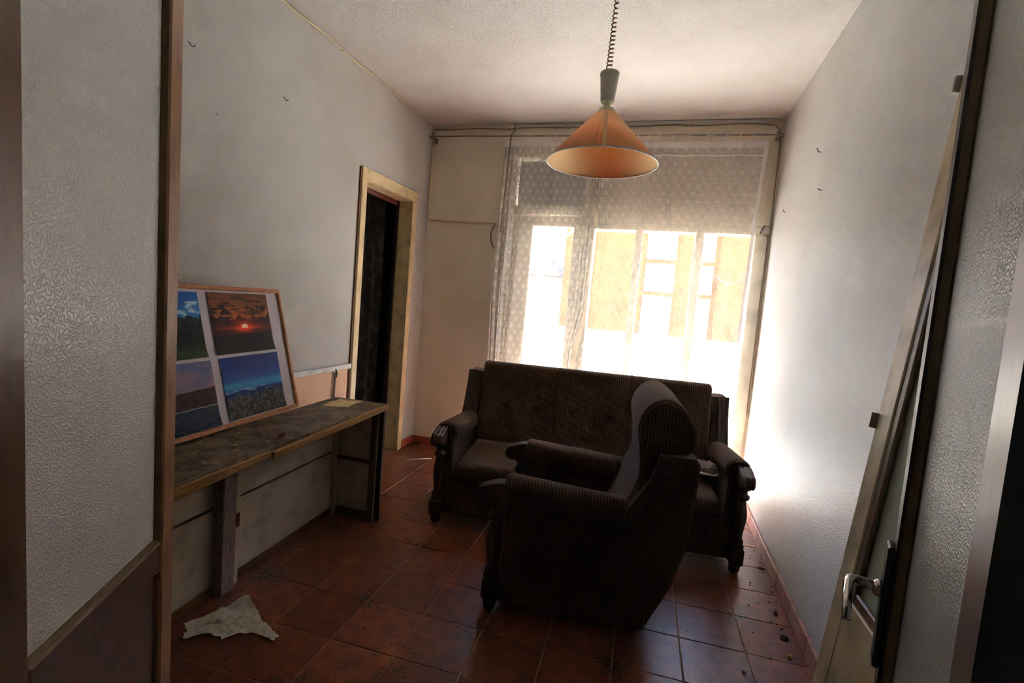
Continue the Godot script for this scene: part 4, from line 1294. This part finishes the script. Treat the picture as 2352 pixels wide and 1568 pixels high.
# ------------------------------------------------------------------ small things
func make_small() -> void:
	# torn paper on the floor
	var outline := [Vector2(0.39, 2.50), Vector2(0.42, 2.43), Vector2(0.445, 2.36), Vector2(0.489, 2.295), Vector2(0.535, 2.32), Vector2(0.574, 2.339), Vector2(0.612, 2.36), Vector2(0.652, 2.376), Vector2(0.70, 2.40), Vector2(0.747, 2.418), Vector2(0.735, 2.44), Vector2(0.69, 2.425), Vector2(0.639, 2.430), Vector2(0.61, 2.46), Vector2(0.581, 2.505), Vector2(0.55, 2.49), Vector2(0.517, 2.497), Vector2(0.48, 2.535), Vector2(0.455, 2.55), Vector2(0.43, 2.51)]
	var c := Vector2(0.54, 2.425)
	var tp := thing("torn_paper", "crumpled torn piece of off-white wallpaper lying on the floor tiles", "paper", Vector3(c.x, 0, c.y))
	var mb := Mb.new()
	mb.sm(true)
	var nz := FastNoiseLite.new()
	nz.frequency = 9.0
	nz.seed = 8
	var rings := 12
	var fine := []
	for i in outline.size():
		var p: Vector2 = outline[i]
		var q: Vector2 = outline[(i + 1) % outline.size()]
		for k in 4:
			var w := p.lerp(q, k / 4.0)
			w += (q - p).orthogonal().normalized() * 0.004 * (hash2(i, k) - 0.5) * (0.0 if k == 0 else 2.0)
			fine.append(w)
	var at := func(i: int, r: int) -> Vector3:
		var s := float(r) / rings
		var p: Vector2 = c.lerp(fine[i % fine.size()], s)
		var y: float = 0.009 + 0.011 * nz.get_noise_2d(p.x * 1.4, p.y * 1.4) + 0.005 * nz.get_noise_2d(p.x * 4, p.y * 4) + 0.006 * (1.0 - s)
		if p.y < 2.36: y += 0.03 * clampf((2.36 - p.y) / 0.07, 0, 1)
		return Vector3(p.x - c.x, maxf(y, 0.0015), p.y - c.y)
	for i in fine.size():
		for r in rings:
			mb.quad(at.call(i, r), at.call(i, r + 1), at.call(i + 1, r + 1), at.call(i + 1, r))
	part("sheet", mb, M.paper, tp)
	# crumpled paper and plastic on the right end of the sofa
	var bag := thing("crumpled_paper", "crumpled whitish paper tucked between sofa seat and right arm", "paper", Vector3(2.262, 0.40, 0.87))
	var bm := Mb.new()
	bm.sm(false)
	nz.frequency = 14.0
	nz.fractal_octaves = 3
	var ball := func(u: float, v: float) -> Array:
		var a := u * TAU
		var b := lerpf(-PI / 2, PI / 2, v)
		var d := Vector3(cos(a) * cos(b), sin(b), sin(a) * cos(b))
		var k := 1.0 + 0.45 * nz.get_noise_3d(d.x, d.y, d.z) + 0.25 * nz.get_noise_3d(d.x * 2.5, d.y * 2.5, d.z * 2.5)
		return [Vector3(d.x * 0.085 * k, 0.03 + d.y * 0.036 * k, d.z * 0.06 * k), Vector2(u, v)]
	part("wad", cloth(44, 24, ball), M.paper_grey, bag)
	var w2 := Mb.new()
	w2.tube([Vector3(-0.11, 0.012, 0.06), Vector3(-0.02, 0.022, 0.09), Vector3(0.05, 0.016, 0.08), Vector3(0.075, 0.02, 0.04)], 0.022, 8, false, 0.012, 0.4)
	part("strip", w2, M.paper_grey, bag)
	# thin wire bow on the armchair seat
	var wp := []
	for k in 14:
		var a := PI * k / 13.0
		wp.append(Vector3(1.66 - 0.11 * cos(a), 0.385 + 0.045 * sin(a), 1.62 + 0.05 * sin(a)))
	tag(part("wire_bow", Mb.new().tube(wp, 0.0022, 6), M.cable_grey, self), "thin bent wire arching over the armchair seat", "wire")
	# pale streak added for the sun glint on the tiles by the doorway
	tag(part("painted_glint", Mb.new().tube([Vector3(0.195, 0.004, 0.462), Vector3(0.26, 0.004, 0.405), Vector3(0.345, 0.004, 0.338)], 0.0035, 6), M.glint_white, self), "thin pale streak standing for a sun glint on the tiles near the doorway", "sliver")
	# dry leaf bits along the right skirting
	var places := [[2.575, 1.05, 0.022, "dark dry leaf scrap by the right skirting near the sofa foot"], [2.556, 1.47, 0.026, "largest dark dry leaf scrap on the tiles by the right skirting"], [2.552, 1.64, 0.030, "long dark twig scrap nearest the leaning door"], [2.49, 1.237, 0.010, "small dark crumb on the tiles right of the sofa foot"], [2.575, 1.282, 0.013, "small dark scrap close to the right skirting"], [2.358, 1.924, 0.012, "lone dark crumb on the tiles at the lower right"], [0.33, 0.70, 0.018, "dark scrap on the tiles beside the counter end"], [0.46, 0.82, 0.014, "small dark scrap between counter and sofa foot"]]
	for k in places.size():
		var e: Array = places[k]
		var lf := Mb.new()
		lf.sm(false)
		var r: float = e[2]
		var cpt := Vector3(0, 0.006, 0)
		var pts := []
		for i in 11:
			var a := TAU * i / 11
			var rr := r * (0.35 + 0.65 * hash2(k * 17 + i, 3))
			pts.append(Vector3(rr * cos(a), 0.0015 + 0.007 * hash2(k, i), rr * sin(a) * 0.7))
		for i in 11:
			lf.tri(cpt, pts[(i + 1) % 11], pts[i])
			lf.tri(cpt - Vector3(0, 0.004, 0), pts[i], pts[(i + 1) % 11])
		var o := thing("leaf_scrap", e[3], "debris", Vector3(e[0], 0.0, e[1]), k * 1.3, "dry scraps on the floor")
		part("scrap", lf, M.debris, o)
	var y := thing("yellow_crumb", "yellow crumb on the floor at the foot of the leaning door", "debris", Vector3(2.545, 0.0, 1.765))
	part("crumb", Mb.new().lathe([Vector2(0, 0), Vector2(0.008, 0.0), Vector2(0.011, 0.006), Vector2(0.006, 0.012), Vector2(0, 0.013)], Transform3D(), 7, false), M.debris_yellow, y)
	var crumbs := Mb.new()
	for k in 70:
		var z := 0.35 + 1.5 * rng.randf()
		var x := 2.42 + 0.17 * rng.randf()
		if k > 48:
			x = 0.6 + 1.8 * rng.randf()
			z = 1.9 + 0.6 * rng.randf()
		var r := 0.0015 + 0.003 * rng.randf()
		crumbs.lathe([Vector2(0, 0), Vector2(r, 0), Vector2(r * 0.6, r * 0.8), Vector2(0, r)], Transform3D(Basis(), Vector3(x, 0.0005, z)), 5, false)
	var cr := part("floor_crumbs", crumbs, M.debris, self)
	cr.set_meta("kind", "stuff")
	tag(cr, "tiny dark crumbs scattered on the floor tiles along the right wall", "crumbs")
	# dark patterned curtain hanging in the left doorway
	var dk := thing("doorway_curtain", "dark leaf-patterned curtain hanging inside the doorway on the left wall", "curtain", Vector3(-0.22, 0, 0))
	part("cloth", cloth(60, 20, func(u: float, v: float) -> Array:
		var z := lerpf(0.16, 1.10, u)
		var yy := lerpf(2.08, 0.06, v)
		return [Vector3(0.018 * sin(u * 44.0 + 0.5 * sin(v * 4.0)), yy, z), Vector2(u * 1.4, v * 2.2)]), M.dark_cloth, dk)
	part("pole", Mb.new().tube([Vector3(0, 2.085, 0.12), Vector3(0, 2.085, 1.14)], 0.009, 8), M.red_wood, dk)

# ------------------------------------------------------------------ outside
func make_outside() -> void:
	var fl := struct("floor_balcony", Mb.new().span(Vector3(-2.5, -0.16, -2.6), Vector3(5.0, -0.03, -0.05), 0.0), M.ext_floor)
	struct("wall_outside", Mb.new().span(Vector3(-3.0, -0.16, -0.24), Vector3(-0.14, H + 0.14, 0.0), 0.0), M.ext_white)
	struct("wall_outside", Mb.new().span(Vector3(W + 0.14, -0.16, -0.24), Vector3(5.5, H + 0.14, 0.0), 0.0), M.ext_white)
	struct("ceiling_balcony", Mb.new().span(Vector3(-2.5, 2.82, -1.15), Vector3(5.0, 2.97, -0.24), 0.0), M.ext_white)
	var pr := thing("parapet", "sunlit white balcony parapet outside the window", "parapet", Vector3(1.2, 0, -2.5))
	part("wall", Mb.new().span(Vector3(-3.7, -0.16, -0.1), Vector3(3.8, 0.97, 0.05), 0.01), M.ext_parapet, pr)
	part("coping", Mb.new().span(Vector3(-3.72, 0.97, -0.13), Vector3(3.82, 1.01, 0.08), 0.008), M.ext_parapet, pr)
	struct("floor_street", Mb.new().span(Vector3(-30, -5.2, -30), Vector3(30, -5.0, -0.24), 0.0), M.ext_beige)
	var ob := thing("opposite_building", "orange rendered building with pale shuttered openings across the street", "building", Vector3(0, 0, -6.0))
	part("facade", Mb.new().span(Vector3(0.0, -5.0, -4.0), Vector3(9.0, 5.4, -0.12), 0.02), M.ext_orange, ob)
	for e in [[1.60, 2.14, 2.31, 3.4], [1.60, 2.14, 1.70, 2.23], [1.60, 2.14, 0.4, 1.62], [2.50, 2.82, 2.31, 3.4], [2.50, 2.82, 1.70, 2.23], [2.50, 2.82, 0.4, 1.62], [4.0, 5.2, 0.4, 3.0], [0.60, 1.30, -2.2, 0.6], [6.0, 7.2, 0.4, 3.0]]:
		var wn := part("window_frame", Mb.new().span(Vector3(e[0], e[2], -0.14), Vector3(e[1], e[3], -0.06), 0.01), M.ext_frame, ob)
		part("shutter_panel", Mb.new().span(Vector3(e[0] + 0.04, e[2] + 0.04, -0.07), Vector3(e[1] - 0.04, e[3] - 0.04, -0.045), 0.004), M.ext_grey, wn)
	part("pilaster", Mb.new().span(Vector3(0.62, -5.0, -0.14), Vector3(1.36, 5.4, -0.03), 0.02), M.ext_orange, ob)
	part("pilaster", Mb.new().span(Vector3(2.90, -5.0, -0.14), Vector3(3.60, 5.4, -0.03), 0.02), M.ext_orange, ob)
	part("cornice", Mb.new().span(Vector3(0.02, 5.4, -4.1), Vector3(9.1, 5.6, 0.1), 0.02), M.ext_white, ob)
	var nb := thing("neighbour_house", "pale gabled house left of the orange building", "house", Vector3(-3.0, 0, -6.6))
	part("wall", Mb.new().span(Vector3(-4.0, -5.0, -4.0), Vector3(2.95, 1.9, 0.0), 0.02), M.ext_beige, nb)
	var gp := PackedVector2Array([Vector2(-4.2, 1.9), Vector2(2.93, 1.9), Vector2(2.4, 2.35), Vector2(-0.6, 3.3), Vector2(-4.2, 2.2)])
	part("roof", Mb.new().extrude(gp, -4.0, 0.1, 0.01), M.ext_beige, nb)
	var aw := thing("awning_frame", "grey awning frame with two slanting bars outside the balcony door", "awning", Vector3(0.18, -0.03, -1.5))
	part("post", Mb.new().span(Vector3(-0.02, 0, -0.02), Vector3(0.02, 1.75, 0.02), 0.004), M.cable_grey, aw)
	for e in [[[0.53, 1.85], [0.93, 2.16]], [[0.555, 1.775], [0.95, 2.065]]]:
		part("slanting_bar", Mb.new().tube([Vector3(e[0][0] - 0.53, e[0][1] - 0.25, 0), Vector3(e[1][0] - 0.08, e[1][1] + 0.11, 0)], 0.014, 8), M.cable_grey, aw)
	var cw := []
	for k in 15:
		var s := k / 14.0
		cw.append(Vector3(lerpf(2.33, 2.95, s), 2.02 - 0.62 * s * (1.0 - s) * 2.2 + 0.0 * s, -2.2))
	tag(part("street_wire", Mb.new().tube(cw, 0.005, 6), M.black, self), "sagging wire hanging outside the right-hand window light", "wire")
	var bar := []
	for x in [0.3, 2.7]:
		bar.append(Vector3(x, 2.4, -2.2))
	tag(part("wire_support", Mb.new().tube([Vector3(2.33, -0.05, -2.2), Vector3(2.33, 2.05, -2.2)], 0.01, 8), M.ext_white, self), "slim white post on the balcony behind the middle mullion", "post")
	tag(part("wire_support", Mb.new().tube([Vector3(2.95, -0.05, -2.2), Vector3(2.95, 2.05, -2.2)], 0.01, 8), M.ext_white, self), "slim white post on the balcony behind the right window jamb", "post")

# ------------------------------------------------------------------ scene
func _ready() -> void:
	rng.seed = 20
	var cam := Camera3D.new()
	cam.name = "camera"
	add_child(cam)
	cam.position = Vector3(1.9282, 1.2692, 3.8301)
	cam.basis = Basis(Vector3.UP, 0.2812) * Basis(Vector3.RIGHT, -0.0783) * Basis(Vector3.BACK, 0.0835)
	cam.fov = rad_to_deg(2.0 * atan(784.0 / 1139.54))
	cam.near = 0.03
	cam.current = true
	var we := WorldEnvironment.new()
	we.name = "environment"
	var env := Environment.new()
	env.background_mode = Environment.BG_SKY
	var sky := Sky.new()
	var ps := ProceduralSkyMaterial.new()
	ps.sky_top_color = Color(0.55, 0.70, 0.90)
	ps.sky_horizon_color = Color(0.90, 0.93, 0.97)
	ps.ground_bottom_color = Color(0.55, 0.52, 0.48)
	ps.ground_horizon_color = Color(0.80, 0.80, 0.80)
	ps.sky_energy_multiplier = 3.0
	ps.ground_energy_multiplier = 2.0
	sky.sky_material = ps
	env.sky = sky
	env.tonemap_mode = Environment.TONE_MAPPER_LINEAR
	env.tonemap_exposure = 2.16
	env.sdfgi_enabled = true
	env.ssao_enabled = true
	env.ssil_enabled = true
	we.environment = env
	add_child(we)
	var sun := DirectionalLight3D.new()
	sun.name = "sun"
	sun.light_color = Color(1.0, 1.0, 0.99)
	sun.light_energy = 60.0
	sun.light_angular_distance = 2.0
	sun.shadow_enabled = true
	add_child(sun)
	sun.look_at_from_position(Vector3.ZERO, Vector3(-0.22, -0.86, 0.46))

	make_materials()
	M.pine_x = tri_tex(mat(Color(0.72, 0.45, 0.24), 0.45, 0.5), M.wood_g, Vector3(2.0, 12, 12), false)
	M.flake = mat(Color(0.66, 0.60, 0.46), 0.8)
	M.brown_leaf = tri_tex(mat(Color(0.42, 0.32, 0.27), 0.3, 0.5), M.mott, Vector3(9, 1.2, 9), false)
	M.leaf_cream = tri_tex(mat(Color(0.87, 0.79, 0.65), 0.4, 0.5), M.mott, Vector3.ONE * 1.4, false)
	M.paper_grey = mat(Color(0.62, 0.56, 0.53), 0.6)
	M.glint_white = mat(Color(0.85, 0.82, 0.78), 0.7)  # pale colour standing for the sun glint on the floor
	var lp := noise_tex(256, 0.03, FastNoiseLite.TYPE_SIMPLEX_SMOOTH, [[0.0, Color(0.075, 0.072, 0.07)], [0.52, Color(0.10, 0.098, 0.093)], [0.64, Color(0.15, 0.147, 0.138)], [1.0, Color(0.17, 0.165, 0.15)]], 3, 33)
	var dc := mat(Color(1, 1, 1), 0.9, 0.2)
	dc.albedo_texture = lp
	dc.cull_mode = BaseMaterial3D.CULL_DISABLED
	M.dark_cloth = dc
	make_shell()
	make_floor()
	make_window()
	make_outside()
	make_seating()
	make_desk()
	make_lamp()
	make_doors()
	make_cables()
	make_small()
